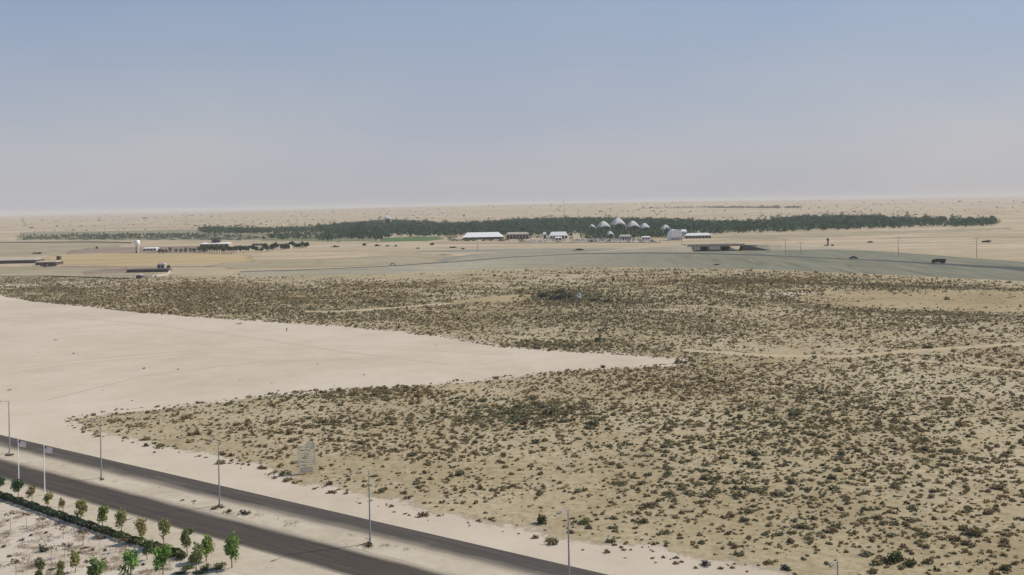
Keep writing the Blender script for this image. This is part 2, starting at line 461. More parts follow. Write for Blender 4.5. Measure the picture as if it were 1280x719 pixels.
def band(name, n0, n1, z, mat, f, label):
    sheet(name, [RP(-120, n0), RP(330, n0), RP(330, n1), RP(-120, n1)], z, mat, feather=f, step=6, jit=.12, world=True, label=label)
band('median_strip', 94.35, 97.9, .05, M_median, .6, 'raised sandy median strip between the two carriageways')
# kerbs: low concrete edges half buried in sand
for n_, nm in ((94.3, 'kerb'), (98.05, 'kerb')):
    mb = MB(); a = RP(-120, n_ - .09); b = RP(330, n_ - .09); c = RP(330, n_ + .09); d = RP(-120, n_ + .09)
    mb.poly([(*p[:2], 0) for p in (a, b, c, d)] + [(*p[:2], .055) for p in (a, b, c, d)], [(4, 7, 6, 5), (0, 1, 5, 4), (2, 3, 7, 6), (1, 2, 6, 5), (3, 0, 4, 7)])
    structure(mb.build(nm, plain('kerb_stone', (.40, .355, .275), .9, .2, 1.5)), 'dusty low kerb along the median strip')
# roadside margin between near carriageway and hedge, and the garden
sheet('roadside_margin', [RP(-120, 80.5), RP(330, 80.5), RP(330, 86.5), RP(-120, 86.5)], .012, M_median, feather=.8, step=6, jit=.2, world=True, label='dusty strip of sand between near carriageway and tree row')
hedge_px = [(-60, 604), (0, 622), (75, 648), (160, 677), (200, 689), (228, 698)]
hw = [P(*p) for p in hedge_px]
gp = [hw[0], hw[1], hw[2], hw[3], hw[4], hw[5], P(262, 712), P(290, 740), P(330, 830), (-20, 20, 0), (-120, 20, 0)]
sheet('garden_bed', gp, .018, M_garden, feather=1.0, step=3, jit=.3, world=True, label='pinkish pale planting bed with saplings below the hedge')

# tracks, fields and banks far out
def px_strip(name, pts, w, mat, label, z=.02, f=2.0):
    sheet(name, strip(pts, None, w), z, mat, feather=f, step=10, jit=.5, world=True, label=label)
px_strip('dirt_track', [(853, 438), (960, 445), (1060, 446), (1150, 438), (1280, 430), (1340, 427)], 1.8, M_track, 'thin pale track crossing the scrub at the right')
px_strip('dirt_track', [(1140, 450), (1200, 456), (1280, 464), (1340, 470)], 1.0, M_track, 'short faint track below the pale one at the right edge')
px_strip('dirt_track', [(380, 390), (440, 389), (520, 383), (600, 377), (640, 371), (672, 369)], 2.6, M_track, 'pale curved track leading to the dark thicket')
px_strip('dirt_track', [(590, 357), (700, 353), (800, 353), (980, 372), (1100, 366)], 2.5, M_track, 'pale track passing behind the dark thicket', f=3)
px_strip('dirt_track', [(210, 346), (300, 341), (420, 341), (520, 338)], 5, M_track, 'pale track from the brown shed to the embankment', f=3)
px_strip('dirt_track', [(953, 305), (1100, 303), (1280, 305), (1400, 307)], 2.5, M_brown, 'thin brown track across the far right sand')
sheet('sand_patch', [(70, 352), (110, 350), (150, 354), (140, 358), (95, 359)], .012, M_sand, 5, label='small whitish sand patch at the upper left of the scrub')
sheet('sand_patch', [(0, 356), (60, 353), (60, 358), (0, 362)], .012, M_sand, 4, label='whitish sand patch at the left edge of the photo')
sheet('sand_patch', [(960, 366), (1010, 364), (1020, 369), (975, 372)], .012, M_sand, 4, label='pinkish bare sand patch left of the low ridge')
sheet('olive_field', [(-150, 305), (110, 301), (160, 304), (110, 311), (90, 320), (-150, 321)], .02, M_olive, 22, 22, 6, label='grey olive field behind the low sheds at the far left')
sheet('olive_field', [(-100, 334), (40, 334), (100, 336), (200, 345), (150, 350), (-100, 352)], .02, M_olive, 22, 22, 6, label='grey olive ground in front of the low sheds')
sheet('ochre_field', [(78, 319), (130, 317), (250, 317), (300, 321), (300, 327), (200, 331), (120, 330), (75, 329)], .03, M_ochre, 22, 22, 6, label='ochre yellow dry field right of the low sheds')
sheet('brown_field', [(112, 310), (250, 308), (250, 312), (240, 316), (95, 317)], .03, M_brown, 22, 22, 6, label='mauve brown field beside the white water tower')
sheet('brown_field', [(107, 340), (158, 335), (158, 341), (110, 343)], .03, M_brown, 5, 20, 2, label='brown ground at the left end of the long brown shed')
sheet('olive_field', [(290, 326), (420, 324), (520, 318), (570, 322), (560, 327), (440, 332), (300, 335)], .025, M_olive, 22, 22, 6, label='olive strip of field above the pale embankment')
sheet('lawn', [(474, 302), (484, 297.5), (520, 296), (545, 296.5), (552, 299), (530, 301.5)], .05, M_lawn, 8, 30, 3, label='bright green lawn in front of the dark wood')
sheet('lawn', [(330, 301), (335, 293), (400, 291), (470, 290), (470, 302)], .04, ground_mat('dull_lawn', [(.3, (.13, .15, .08)), (.7, (.27, .26, .17))], s1=.01, s2=.08, feather=True), 8, 30, 3, label='dull green lawn with scattered dark trees')
sheet('lawn', [(610, 287), (640, 279), (690, 278), (690, 284), (640, 290)], .04, M_lawn, 8, 30, 3, label='lighter green fairway showing inside the wood')
sheet('olive_field', [(25, 300), (30, 291), (250, 287), (330, 292), (330, 300), (200, 300)], .03, ground_mat('green_field', [(.3, (.15, .16, .10)), (.7, (.32, .29, .21))], s1=.01, s2=.05, feather=True), 12, 40, 4, label='greenish field under the sparse trees at the far left')

M_faint = ground_mat('tyre_worn_sand', [(.3, (.42, .36, .27)), (.7, (.50, .44, .345))], s1=.03, s2=.4, feather=True)
for k, (pts, w) in enumerate((([(-40, 470), (80, 452), (220, 440), (380, 432), (520, 434), (640, 442)], .35), ([(-40, 474), (80, 456), (220, 443.5), (380, 435), (520, 437), (640, 444.5)], .35),
                              ([(20, 392), (150, 402), (300, 420), (430, 440), (560, 456)], .4), ([(60, 500), (180, 470), (330, 452), (480, 448)], .3))):
    sheet('tyre_track', strip(pts, None, w), .011 + k * .004, M_faint, .5, 6, .12, world=True, label='faint tyre track across the pale bare sand')
sheet('olive_field', [(930, 294), (1000, 292.5), (1100, 289.5), (1200, 287), (1250, 284.5), (1250, 287), (1120, 292), (1040, 296), (960, 299), (900, 297)], .02, M_olive, 22, 22, 6, label='olive grass edge below the wood at the right')
px_strip('dirt_track', [(250, 328), (340, 327), (440, 325), (520, 321), (560, 318)], 4, M_litter_shade, 'dark brown line across the olive field', f=5)
px_strip('dirt_track', [(75, 333), (160, 334), (300, 333), (420, 331)], 3, M_brown, 'brown line between ochre field and long shed', f=6)
px_strip('dirt_track', [(-80, 346), (60, 345), (200, 350), (330, 352), (480, 350)], 3, M_track, 'faint pale track along the upper scrub edge at the left', f=5)
px_strip('dirt_track', [(880, 349), (1000, 354), (1140, 358), (1290, 362)], 4, M_litter_shade, 'brown litter line above the low sand ridge', f=6)
px_strip('dirt_track', [(980, 381), (1060, 388), (1160, 392), (1300, 396)], 2.5, M_litter_shade, 'dark line of litter and painted shade at the foot of the low sand ridge', f=4)  # dark colour paints the ridge's shaded near edge along its vegetated foot
px_strip('dirt_track', [(1100, 298), (1200, 296), (1300, 297)], 3, M_litter_shade, 'thin dark line across the far right sand', f=5)

def ribbon(name, near_px, far_px, z0, z1, mat, label):
    """sloping bank between a toe line and a crest line"""
    a = [P(x, y, z0) for x, y in near_px]; b = [P(x, y, z1) for x, y in far_px]
    V = []; E = []
    for p, q in zip(a, b):
        p = np.array(p); q = np.array(q)
        V.append(p + (p - q) * .12 - [0, 0, .02 - z0 * 0]); E.append(0.0)
        for k in (0, .25, .5, .75, 1): V.append(p + (q - p) * k + [0, 0, .04]); E.append(1.0)
    V = np.array(V); V[:, 2] = np.maximum(V[:, 2], .008)
    m = 6; F = [(i * m + k, (i + 1) * m + k, (i + 1) * m + k + 1, i * m + k + 1) for i in range(len(a) - 1) for k in range(m - 1)]
    return structure(link(name, np_mesh(name, V, F, mat, edge=E, smooth=True)), label)
crest = [(300, 340), (400, 337), (480, 333.5), (560, 328.5), (640, 322), (720, 318), (800, 317), (870, 317.5), (960, 320), (1100, 326.5), (1280, 338), (1400, 347)]
toe = [(300, 344), (400, 344), (480, 342), (560, 338), (640, 335), (720, 333), (800, 333), (870, 334), (960, 336), (1100, 342), (1280, 351), (1400, 358)]
ZE = 1.5
ribbon('embankment', toe, crest, 0.0, ZE, M_bank, 'long pale grey gravel embankment below the highway, greener at the right')
ribbon('highway', crest, [(x, y - d) for (x, y), d in zip(crest, (.6, .7, .9, 1.1, 1.3, 1.3, 1.3, 1.3, 1.6, 2.1, 4.2, 5))], ZE, ZE, M_hidark, 'dark highway carriageway along the top of the embankment')
# ground behind the carriageway, gently falling back to the plain
ribbon('highway_shoulder', [(x, y - d) for (x, y), d in zip(crest[3:], (1.1, 1.3, 1.3, 1.3, 1.3, 1.6, 2.1, 4.2, 5))],
       [(575, 322), (640, 313), (720, 312.5), (800, 312.5), (870, 313), (985, 309.5), (1100, 314), (1280, 327.5), (1400, 337)], ZE, .2, M_bankg, 'grey green strip behind the dark carriageway')
ribbon('highway', [(520, 314.2), (580, 315), (640, 314.5), (720, 313.5), (860, 313.5)], [(520, 313.6), (580, 312), (640, 311), (720, 310.5), (860, 311)], .1, .1, M_hiway, 'second grey carriageway beyond the embankment')
ribbon('highway_shoulder', [(560, 328), (600, 324.5), (640, 321)], [(545, 325), (590, 318), (640, 314.6)], .15, .15, M_hiway, 'grey apron where the two carriageways join')

# low ridge of sand at the right middle distance
def mound(name, outline, h, mat, label, power=.6):
    c = [P(*p)[:2] for p in outline]; q = densify(c, 8, .8); cen = q.mean(0); V = []; K = [1, .93, .82, .6, .3, .0]; n = len(q); E = []
    for k in K:
        for p in q:
            z = h * (1 - k ** 3) ** power if k < 1 else -.05
            w = p * k + cen * (1 - k)
            V.append((w[0], w[1], z + (.15 * h * math.sin(w[0] * .07) * math.sin(w[1] * .09) if k < .9 else 0))); E.append(min(1, (1 - k) * 12))
    F = [(r * n + i, r * n + (i + 1) % n, (r + 1) * n + (i + 1) % n, (r + 1) * n + i) for r in range(len(K) - 1) for i in range(n)]
    return structure(link(name, np_mesh(name, V, F, mat, edge=E, smooth=True)), label)
M_ridge = ground_mat('ridge_sand', [(.3, (.23, .18, .10)), (.5, (.34, .272, .16)), (.7, (.41, .335, .21))], s1=.02, s2=.3, feather=True, speck=.7, speck_col=(.17, .13, .07))
mound('sand_ridge', [(985, 378), (1060, 385), (1160, 389), (1300, 393), (1400, 392), (1400, 366), (1250, 362), (1100, 362), (1020, 365), (980, 371)], 0.45, M_ridge, 'smooth low tan sand ridge at the right')
mound('sand_ridge', [(560, 381), (640, 379), (668, 374), (668, 368), (620, 369), (570, 376)], 0.35, M_ridge, 'small sand hump left of the dark thicket')

# ------------------------------------------------------------ scrub
def shrub_proto(nleaf, lsize, hgt=.55):
    """unit shrub, radius 1: leaf clumps in a flattened uneven dome"""
    k = rng.integers(3, 6); cen = np.c_[rng.uniform(-.5, .5, (k, 2)), rng.uniform(.08, .3, k)]
    w = rng.integers(0, k, nleaf)
    d = rng.normal(size=(nleaf, 3)); d /= np.linalg.norm(d, axis=1, keepdims=True)
    C = cen[w] + d * rng.uniform(.12, .45, (nleaf, 1)) * np.array([1, 1, .8]); C[:, 2] = np.abs(C[:, 2]) * hgt / .5
    V, F = leaf_quads(C, lsize * rng.uniform(.7, 1.3, nleaf)); V[:, 2] = np.maximum(V[:, 2], 0)
    return V, rng.uniform(.7, 1.35, (nleaf, 1)).repeat(4, 0)

def fbm(X, Y, sc, seed):
    r = np.random.default_rng(seed); out = np.zeros_like(X); a = 1; tot = 0
    for o in range(4):
        for _ in range(3):
            th = r.uniform(0, 6.28); k = 2 ** o / sc * 6.28; ph = r.uniform(0, 6.28)
            out += a * np.sin((X * math.cos(th) + Y * math.sin(th)) * k + ph + 1.3 * np.sin((X * math.sin(th) - Y * math.cos(th)) * k * .6 + ph)); tot += a * .7
        a *= .62
    return out / tot

NS = 820000
Yr = np.sqrt(rng.uniform(98 ** 2, 690 ** 2, NS)); Xr = rng.uniform(-.62, .62, NS) * Yr
PX, PY = to_px(Xr, Yr, 0.0)
polyp = np.array([p[:2] for p in pale])
ok = ~inside(polyp, Xr, Yr)
d1 = fbm(Xr, Yr, 95, 1); d2 = fbm(Xr, Yr, 26, 2)
d3 = fbm(Xr, Yr, 7, 8)
dens = .43 + .33 * d1 + .38 * d2 + .36 * d3
# denser and barer places seen in the photo: (px, py, rx, ry, gain)
for cx, cy, rx, ry, g in [(480, 492, 75, 7, 1.3), (655, 515, 75, 14, .9), (765, 400, 120, 12, .5), (700, 432, 70, 7, .9), (880, 490, 160, 10, .4), (700, 372, 45, 6, 1.2), (770, 378, 60, 4, .6),
                          (300, 385, 160, 9, .35), (430, 396, 120, 7, .5), (900, 470, 200, 12, .35), (1150, 398, 160, 9, .35), (1000, 347, 200, 6, .45),
                          (1000, 560, 260, 60, .25), (900, 412, 60, 8, .3), (250, 370, 160, 7, .25),
                          (440, 385, 60, 4, -.4), (620, 355, 140, 5, -.3), (1130, 375, 150, 8, -.30), (500, 345, 300, 5, -.5), (1060, 436, 160, 7, -.35), (640, 590, 90, 18, -.18),
                          (1010, 705, 90, 14, -.28), (860, 345, 200, 4, -.3), (190, 545, 60, 12, -.1), (610, 374, 50, 4, -.3)]:
    dens += g * np.exp(-((PX - cx) / rx) ** 2 - ((PY - cy) / ry) ** 2)
# the scrub thins out towards the verge and the clearing
lo = np.array([P(*p)[:2] for p in lower[13:]])
dist = np.full(NS, 1e9)
for a, b in zip(lo[:-1], lo[1:]):
    ab = b - a; tt = np.clip(((Xr - a[0]) * ab[0] + (Yr - a[1]) * ab[1]) / (ab @ ab), 0, 1)
    dist = np.minimum(dist, np.hypot(Xr - a[0] - ab[0] * tt, Yr - a[1] - ab[1] * tt))
dens *= np.clip(dist / 22, .35, 1)
toe_y = np.interp(PX, [p[0] for p in toe], [p[1] for p in toe]); ok &= PY > toe_y + 2
ok &= ~((PX < 300) & (PY < 345))
ok &= (PX > -60) & (PX < 1340) & (PY < 800)
for trk, w in (([(853, 438), (960, 445), (1060, 446), (1150, 438), (1280, 430), (1340, 427)], 2.3), ([(1140, 450), (1200, 456), (1280, 464), (1340, 470)], 1.5),
               ([(380, 390), (440, 389), (520, 383), (600, 377), (640, 371), (672, 369)], 3)):
    ok &= ~inside(strip(trk, None, w), Xr, Yr)
tn = np.clip((PY - toe_y - 2) / 14, 0, 1); dens = dens * (.25 + .75 * tn)
keepp = np.clip(dens, 0, 1.1) * np.where(Yr < 300, .68, .58)
sel = ok & (rng.uniform(size=NS) < keepp)
SX, SY, SD1, SD2, SPX, SPY = Xr[sel], Yr[sel], d1[sel], d2[sel], PX[sel], PY[sel]
n = len(SX); print('shrubs', n)
SR = np.clip(rng.lognormal(-1.06, .50, n), .15, 1.2) * np.where(SY > 420, 1.2, 1.0)
for cx, cy, rx, ry, g in ((480, 491, 70, 7, .5), (655, 515, 75, 14, .45), (700, 432, 60, 6, .4)):
    SR *= 1 + g * np.exp(-((SPX - cx) / rx) ** 2 - ((SPY - cy) / ry) ** 2)
big = rng.uniform(size=n) < .03; SR[big] *= 1.6
# colour: brown, olive, grey green
hue = -.12 + fbm(SX, SY, 140, 5) + rng.normal(size=n) * .5
hue += .9 * np.exp(-((SPX - 480) / 90) ** 2 - ((SPY - 492) / 9) ** 2) + .8 * np.exp(-((SPX - 1000) / 200) ** 2 - ((SPY - 347) / 9) ** 2) + .5 * np.exp(-((SPX - 900) / 200) ** 2 - ((SPY - 480) / 16) ** 2)
hue -= .9 * np.exp(-((SPX - 655) / 80) ** 2 - ((SPY - 520) / 22) ** 2) + 1.2 * np.exp(-((SPX - 740) / 120) ** 2 - ((SPY - 400) / 40) ** 2)
hk = np.clip((hue + 1) / 2, 0, 1)[:, None]
cB, cO, cG = np.array([.255, .185, .105]), np.array([.265, .22, .115]), np.array([.20, .19, .11])
SCOL = np.where(hk > .5, cO + (cB - cO) * (hk - .5) * 2, cG + (cO - cG) * hk * 2) * rng.uniform(.7, 1.35, (n, 1))
straw = rng.uniform(size=n) < .28; SCOL[straw] = np.array([.36, .285, .15]) * rng.uniform(.75, 1.25, (straw.sum(), 1)); SR[straw] *= .85
order = np.argsort(-(SR / SY) * ((SPX > 4) & (SPX < 1276) & (SPY < 716)))
ind = order[:290]; rest = order[290:]

lod = [[shrub_proto(60, .42) for _ in range(6)], [shrub_proto(20, .62) for _ in range(6)], [shrub_proto(8, .9) for _ in range(6)]]
Vs, Ts = [], []
for L, (a, b) in enumerate(((0, 210), (210, 380), (380, 9999))):
    ii = rest[(SY[rest] >= a) & (SY[rest] < b)]
    for k in range(6):
        jj = ii[k::6]; V, T = lod[L][k]; m = len(jj)
        if not m: continue
        an = rng.uniform(0, 6.28, m); ca, sa = np.cos(an)[:, None], np.sin(an)[:, None]
        r = SR[jj][:, None]; hz = r * rng.uniform(.7, 1.15, (m, 1))
        X = (V[None, :, 0] * ca - V[None, :, 1] * sa) * r + SX[jj][:, None]
        Y = (V[None, :, 0] * sa + V[None, :, 1] * ca) * r + SY[jj][:, None]
        Z = V[None, :, 2] * hz
        Vs.append(np.stack([X, Y, Z], -1).reshape(-1, 3)); Ts.append((SCOL[jj][:, None, :] * T[None]).reshape(-1, 3))
V = np.concatenate(Vs); T = np.concatenate(Ts)
o = link('desert_scrub', np_mesh('desert_scrub', V, np.arange(len(V)).reshape(-1, 4), M_scrubleaf, tint=T))
tag(o, 'thousands of small dark shrubs dotted over the sandy plain', 'scrub', kind='stuff')

# the shrubs that show largest are things of their own
kinds = [('low dry brown desert shrub near the road on open sand', cB, 'brown desert shrubs near the road'),
         ('low olive desert shrub near the road on open sand', cO, 'olive desert shrubs near the road'),
         ('low grey green desert shrub near the road on open sand', cG, 'grey green desert shrubs near the road')]
sh_mesh = []
for lab, c, grp in kinds:
    row = []
    for k in range(4):
        V, T = shrub_proto(130, .30); row.append(np_mesh('desert_shrub', V, np.arange(len(V)).reshape(-1, 4), M_scrubleaf, tint=T * c * rng.uniform(.9, 1.1)))
    sh_mesh.append(row)
for q, i in enumerate(ind):
    kk = 0 if hk[i, 0] > .66 else (1 if hk[i, 0] > .34 else 2)
    o = link('desert_shrub', sh_mesh[kk][q % 4], (SX[i], SY[i], 0), rz=random.uniform(0, 6.28)); r = SR[i]; o.scale = (r, r, r * random.uniform(.7, 1.1))
    tag(o, kinds[kk][0], 'shrub', kinds[kk][2])
def one_shrub(px, py, r, h, col, label, cat='shrub', name='desert_shrub', group=None, nl=160, ls=.22, z=0):
    V, T = shrub_proto(nl, ls); V[:, :2] *= r; V[:, 2] *= h / .8
    x, y, _ = P(px, py, z)
    o = link(name, np_mesh(name, V, np.arange(len(V)).reshape(-1, 4), M_scrubleaf, tint=T * np.array(col)), (x, y, z), rz=random.uniform(0, 6))
    return tag(o, label, cat, group)
one_shrub(682, 654, 1.5, 1.5, (.075, .085, .035), 'large round dark green shrub just left of the fourth lamp post')
one_shrub(1118, 703, 2.3, 1.5, (.07, .085, .03), 'widest dark green shrub at the bottom right')
one_shrub(1140, 706, 1.8, .9, (.09, .095, .035), 'flat green shrub right beside the widest bottom shrub')
one_shrub(727, 653, 1.9, .7, (.12, .13, .05), 'low spreading olive shrub just right of the fourth lamp post')
one_shrub(883, 707, 1.0, .7, (.06, .05, .06), 'small blackish shrub at the bottom on pale sand')
one_shrub(982, 711, 1.1, .7, (.055, .05, .055), 'blackish shrub at the very bottom on pale sand right of centre')
one_shrub(150, 388, 1.4, .9, (.14, .10, .07), 'small shrub at the upper left rim of the bare sand', nl=60)
one_shrub(300, 405, 2.2, .7, (.12, .12, .06), 'flat dark shrub on the bare sand left of the standing person', nl=60)
for k, (px, py, r, h) in enumerate(((680, 372, 5, 3.0), (693, 375, 6, 3.2), (706, 373, 5.5, 3.0), (722, 377, 4, 2.2), (742, 376, 4, 1.8), (762, 378, 4.5, 1.8), (700, 367, 6, 2.6))):
    one_shrub(px, py, r, h, (.055, .062, .05), 'tall grey green bush in the dark thicket mid plain', 'bush', 'thicket_bush', 'bushes of the dark thicket', 220, .16)
def rock(px, py, sx, sy, sz, mat, label, name='rock'):
    import bmesh
    bm = bmesh.new(); bmesh.ops.create_icosphere(bm, subdivisions=3, radius=1)
    for v in bm.verts:
        k = 1 + .22 * math.sin(v.co.x * 3.1 + 1) * math.cos(v.co.y * 2.7) + .1 * math.sin(v.co.z * 6 + v.co.x * 4)
        v.co = Vector((v.co.x * sx * k, v.co.y * sy * k, max(-.1, v.co.z * sz * k)))
    me = bpy.data.meshes.new(name); bm.to_mesh(me); bm.free(); me.materials.append(mat)
    return tag(link(name, me, P(px, py)), label, name)
rock(723, 373, 1.7, 1.4, 2.2, plain('pale_rock', (.42, .42, .40), .9, .15, 1), 'pale boulder standing in the dark thicket')
st_m = plain('small_stones', (.20, .17, .14), .9, .2, 1); st0 = rock(180, 461, .5, .45, .35, st_m, 'small dark stone lying on the pale bare sand', 'stone'); st0['group'] = 'small stones on the bare sand'
for px, py in ((223, 462), (545, 432), (656, 444), (455, 469), (48, 441), (12, 488), (165, 501), (118, 384), (92, 442), (397, 455), (340, 480), (362, 478), (348, 489), (300, 476), (418, 482), (128, 488), (70, 425), (250, 425)):
    c = st0.copy(); COL.objects.link(c); c.location = P(px, py); k = random.uniform(.25, .8); c.scale = (k * random.uniform(.8, 2), k, k); c.rotation_euler.z = random.uniform(0, 6)
rock(193, 566, .3, .3, .3, plain('dark_rock', (.14, .12, .12), .9, .15, 1), 'small dark stone on the pale verge near the second lamp post')

# far desert bushes toward the horizon
nf = 4200
Yf = 1 / rng.uniform(1 / 11000, 1 / 2300, nf); Xf = rng.uniform(-.6, .6, nf) * Yf
cf = fbm(Xf, Yf, 900, 61) + .5 * fbm(Xf, Yf, 260, 62) > -.05; Xf, Yf = Xf[cf], Yf[cf]; nf = len(Xf)
pr = shrub_proto(12, .7); Vf, Tf = pr
r = rng.lognormal(.75, .5, nf)[:, None] * np.clip(Yf / 4500, .6, 1.6)[:, None]
X = Vf[None, :, 0] * r * 1.6 + Xf[:, None]; Y = Vf[None, :, 1] * r + Yf[:, None]; Z = Vf[None, :, 2] * r * 1.0 + terrain(Xf, Yf)[:, None] - .2
V = np.stack([X, Y, Z], -1).reshape(-1, 3)
o = link('far_scrub', np_mesh('far_scrub', V, np.arange(len(V)).reshape(-1, 4), M_scrubleaf, tint=np.tile(Tf, (nf, 1)) * np.array([.07, .075, .055])))
tag(o, 'scattered far bushes on the pale desert below the horizon', 'scrub', kind='stuff')

# ------------------------------------------------------------ woodland
def canopy(name, poly_px, spacing, hr, col, label, nl=26, world_poly=None, bare=.0, lsz=2.2, rr=(2.6, 4.6), seed=3):
    wp = np.array([P(*p)[:2] for p in poly_px]); mn, mx_ = wp.min(0), wp.max(0)
    cnt = int((mx_ - mn).prod() / spacing ** 2)
    c = rng.uniform(mn, mx_, (cnt, 2)); c = c[inside(wp, c[:, 0], c[:, 1])]
    gap = fbm(c[:, 0], c[:, 1], 120, seed); c = c[gap > -.85 + bare]
    m = len(c); h = rng.uniform(*hr, m) * (1 + .34 * fbm(c[:, 0], c[:, 1], 70, seed + 1)); tall = rng.uniform(size=m) < .07; h[tall] *= rng.uniform(1.2, 1.6, tall.sum())
    h *= rng.uniform(.75, 1.2, m)
    rad = rng.uniform(*rr, m)
    d = rng.normal(size=(m, nl, 3)); d /= np.linalg.norm(d, axis=2, keepdims=True); d *= rng.uniform(.45, 1, (m, nl, 1)) ** .5
    C = np.stack([c[:, 0, None] + d[..., 0] * rad[:, None], c[:, 1, None] + d[..., 1] * rad[:, None], h[:, None] * .58 + d[..., 2] * h[:, None] * .42], -1).reshape(-1, 3)
    V, F = leaf_quads(C, lsz * rng.uniform(.6, 1.3, len(C)))
    base = np.array(col) * (1 + .35 * fbm(c[:, 0], c[:, 1], 60, seed + 2))[:, None].clip(.5, 1.6) * rng.uniform(.5, 1.6, (m, 1)) * rng.uniform(.85, 1.15, (m, 3))
    T = np.repeat(base, nl, 0) * rng.uniform(.75, 1.25, (m * nl, 1))
    print(name, m)
    o = link(name, np_mesh(name, V, F, M_leaf, tint=np.repeat(T, 4, 0)))
    return tag(o, label, 'wood', kind='stuff')
canopy('woodland', [(395, 285), (430, 282), (480, 278), (520, 279), (560, 282), (600, 281), (640, 277), (740, 275), (830, 277), (880, 280), (930, 280), (960, 277), (1005, 273), (1100, 273), (1130, 276), (1180, 275),
                    (1182, 284), (1100, 287), (1000, 290), (950, 292), (900, 293), (830, 296.5), (760, 296), (700, 295.5), (640, 296), (600, 296), (560, 296), (500, 296.5), (480, 299.5), (440, 299), (400, 293)],
       11.5, (6.5, 9.5), (.034, .085, .048), 'long dark belt of dense trees below the horizon', nl=24)
canopy('woodland', [(430, 286), (480, 279), (560, 284), (640, 279), (740, 277), (830, 279), (900, 283), (960, 279), (1005, 275), (1100, 275), (1180, 277), (1245, 279), (1240, 282), (1180, 282), (1100, 286), (1000, 289), (900, 291), (830, 293), (740, 290), (640, 289), (560, 292), (480, 295), (430, 292)],
       42, (10, 14), (.034, .085, .048), 'taller crowns standing out of the dark tree belt', nl=60, rr=(3.5, 6.5), lsz=2.4, seed=51)
canopy('woodland', [(1182, 284), (1184, 279), (1225, 276), (1248, 279), (1246, 283), (1200, 285)], 10, (6, 9), (.034, .085, .048), 'separate dark clump of trees at the right end of the belt', nl=24, seed=9)
canopy('woodland', [(245, 290), (260, 287), (330, 289), (400, 287), (400, 291), (330, 293), (260, 293)], 10.5, (7, 10), (.045, .09, .048), 'thinner row of trees continuing the belt to the left', nl=24, seed=12)
canopy('woodland', [(800, 262.3), (880, 260.9), (1000, 260.4), (1000, 261.2), (880, 262), (800, 263.2)], 32, (9, 14), (.06, .075, .05), 'thin far line of trees above the belt near the horizon', nl=16, lsz=6, rr=(7, 12), seed=21)
canopy('undergrowth', [(30, 297), (100, 294), (250, 292), (330, 297), (330, 301), (250, 300), (30, 300)], 13, (1.5, 3.0), (.07, .095, .06), 'low green growth under the sparse trees at the far left', nl=12, bare=.5, lsz=1.8, seed=31)
canopy('undergrowth', [(730, 299), (732, 295), (815, 295.5), (838, 296.5), (838, 299), (800, 298.5), (760, 300)], 9, (4.5, 7.5), (.040, .085, .045), 'bushy trees closing in round the feet of the white pavilions', nl=26, lsz=1.8, seed=35)
canopy('undergrowth', [(330, 300), (340, 293), (400, 292), (430, 298), (420, 301)], 15, (4, 7.5), (.042, .085, .045), 'loose green planting at the left end of the wood', nl=26, lsz=1.8, bare=.4, seed=37)
canopy('undergrowth', [(560, 302), (560, 297), (660, 297), (740, 297.5), (830, 298), (830, 299), (740, 299), (655, 299.6), (650, 302)], 11, (1.5, 3.5), (.055, .085, .05), 'low green planting around the club buildings and parked cars', nl=14, bare=.8, lsz=1.7, seed=33)

# ------------------------------------------------------------ trees one can tell apart
def crown_mesh(nl, rx, rz, z0, lsize, col, lobes=9, name='crown'):
    k = lobes; cen = np.clip(rng.normal(size=(k, 3)), -1.25, 1.25) * np.array([rx * .42, rx * .42, rz * .45]); cen[:, 2] += z0 + rz
    cen[:, :2] *= .8; w = rng.integers(0, k, nl); d = rng.normal(size=(nl, 3)); d /= np.linalg.norm(d, axis=1, keepdims=True)
    lr = rng.uniform(.34, .55, k)[w][:, None]
    C = cen[w] + d * lr * np.array([rx, rx, rz]) * rng.uniform(.3, 1.0, (nl, 1)) * 1.12
    V, F = leaf_quads(C, lsize * rng.uniform(.6, 1.3, nl))
    lt = rng.uniform(.75, 1.25, k)[w][:, None] * rng.uniform(.7, 1.3, (nl, 1)) * np.array(col) * rng.uniform(.9, 1.1, (nl, 3))
    return np_mesh(name, V, F, M_leaf, tint=np.repeat(lt, 4, 0))
def trunk_mesh(h, r, spread, limbs=5):
    mb = MB(); bend = random.uniform(-.05, .05)
    mb.tube([(0, 0, -.05), (bend, 0, h * .35), (bend * 2, bend, h * .7), (0, bend, h)], [r, r * .8, r * .6, r * .25], 7)
    for k in range(limbs):
        a = random.uniform(0, 6.28); z = h * random.uniform(.35, .65)
        mb.tube([(bend, 0, z), (math.cos(a) * spread * .5, math.sin(a) * spread * .5, z + h * .2), (math.cos(a) * spread, math.sin(a) * spread, z + h * .35)], [r * .5, r * .35, r * .12], 5, cap=False)
    return mb.mesh('trunk', M_bark)
def tree(px, py, h, w, col, label, group=None, name='street_tree', nl=420, ls=.24, z0f=.24, cat='tree'):
    x, y, _ = P(px, py); e = empty(name, (x, y, 0), random.uniform(0, 6.28)); tag(e, label, cat, group)
    link('trunk', trunk_mesh(h * .72, max(.035, h * .02), w * .3), parent=e)
    rz = h * (1 - z0f) / 2
    link('crown', crown_mesh(nl, w / 2, rz, h * z0f, ls, col), parent=e)
    return e
GR1, GR2, GR3, BRN = (.14, .20, .06), (.12, .21, .065), (.18, .20, .08), (.22, .19, .11)
WK = 1.12
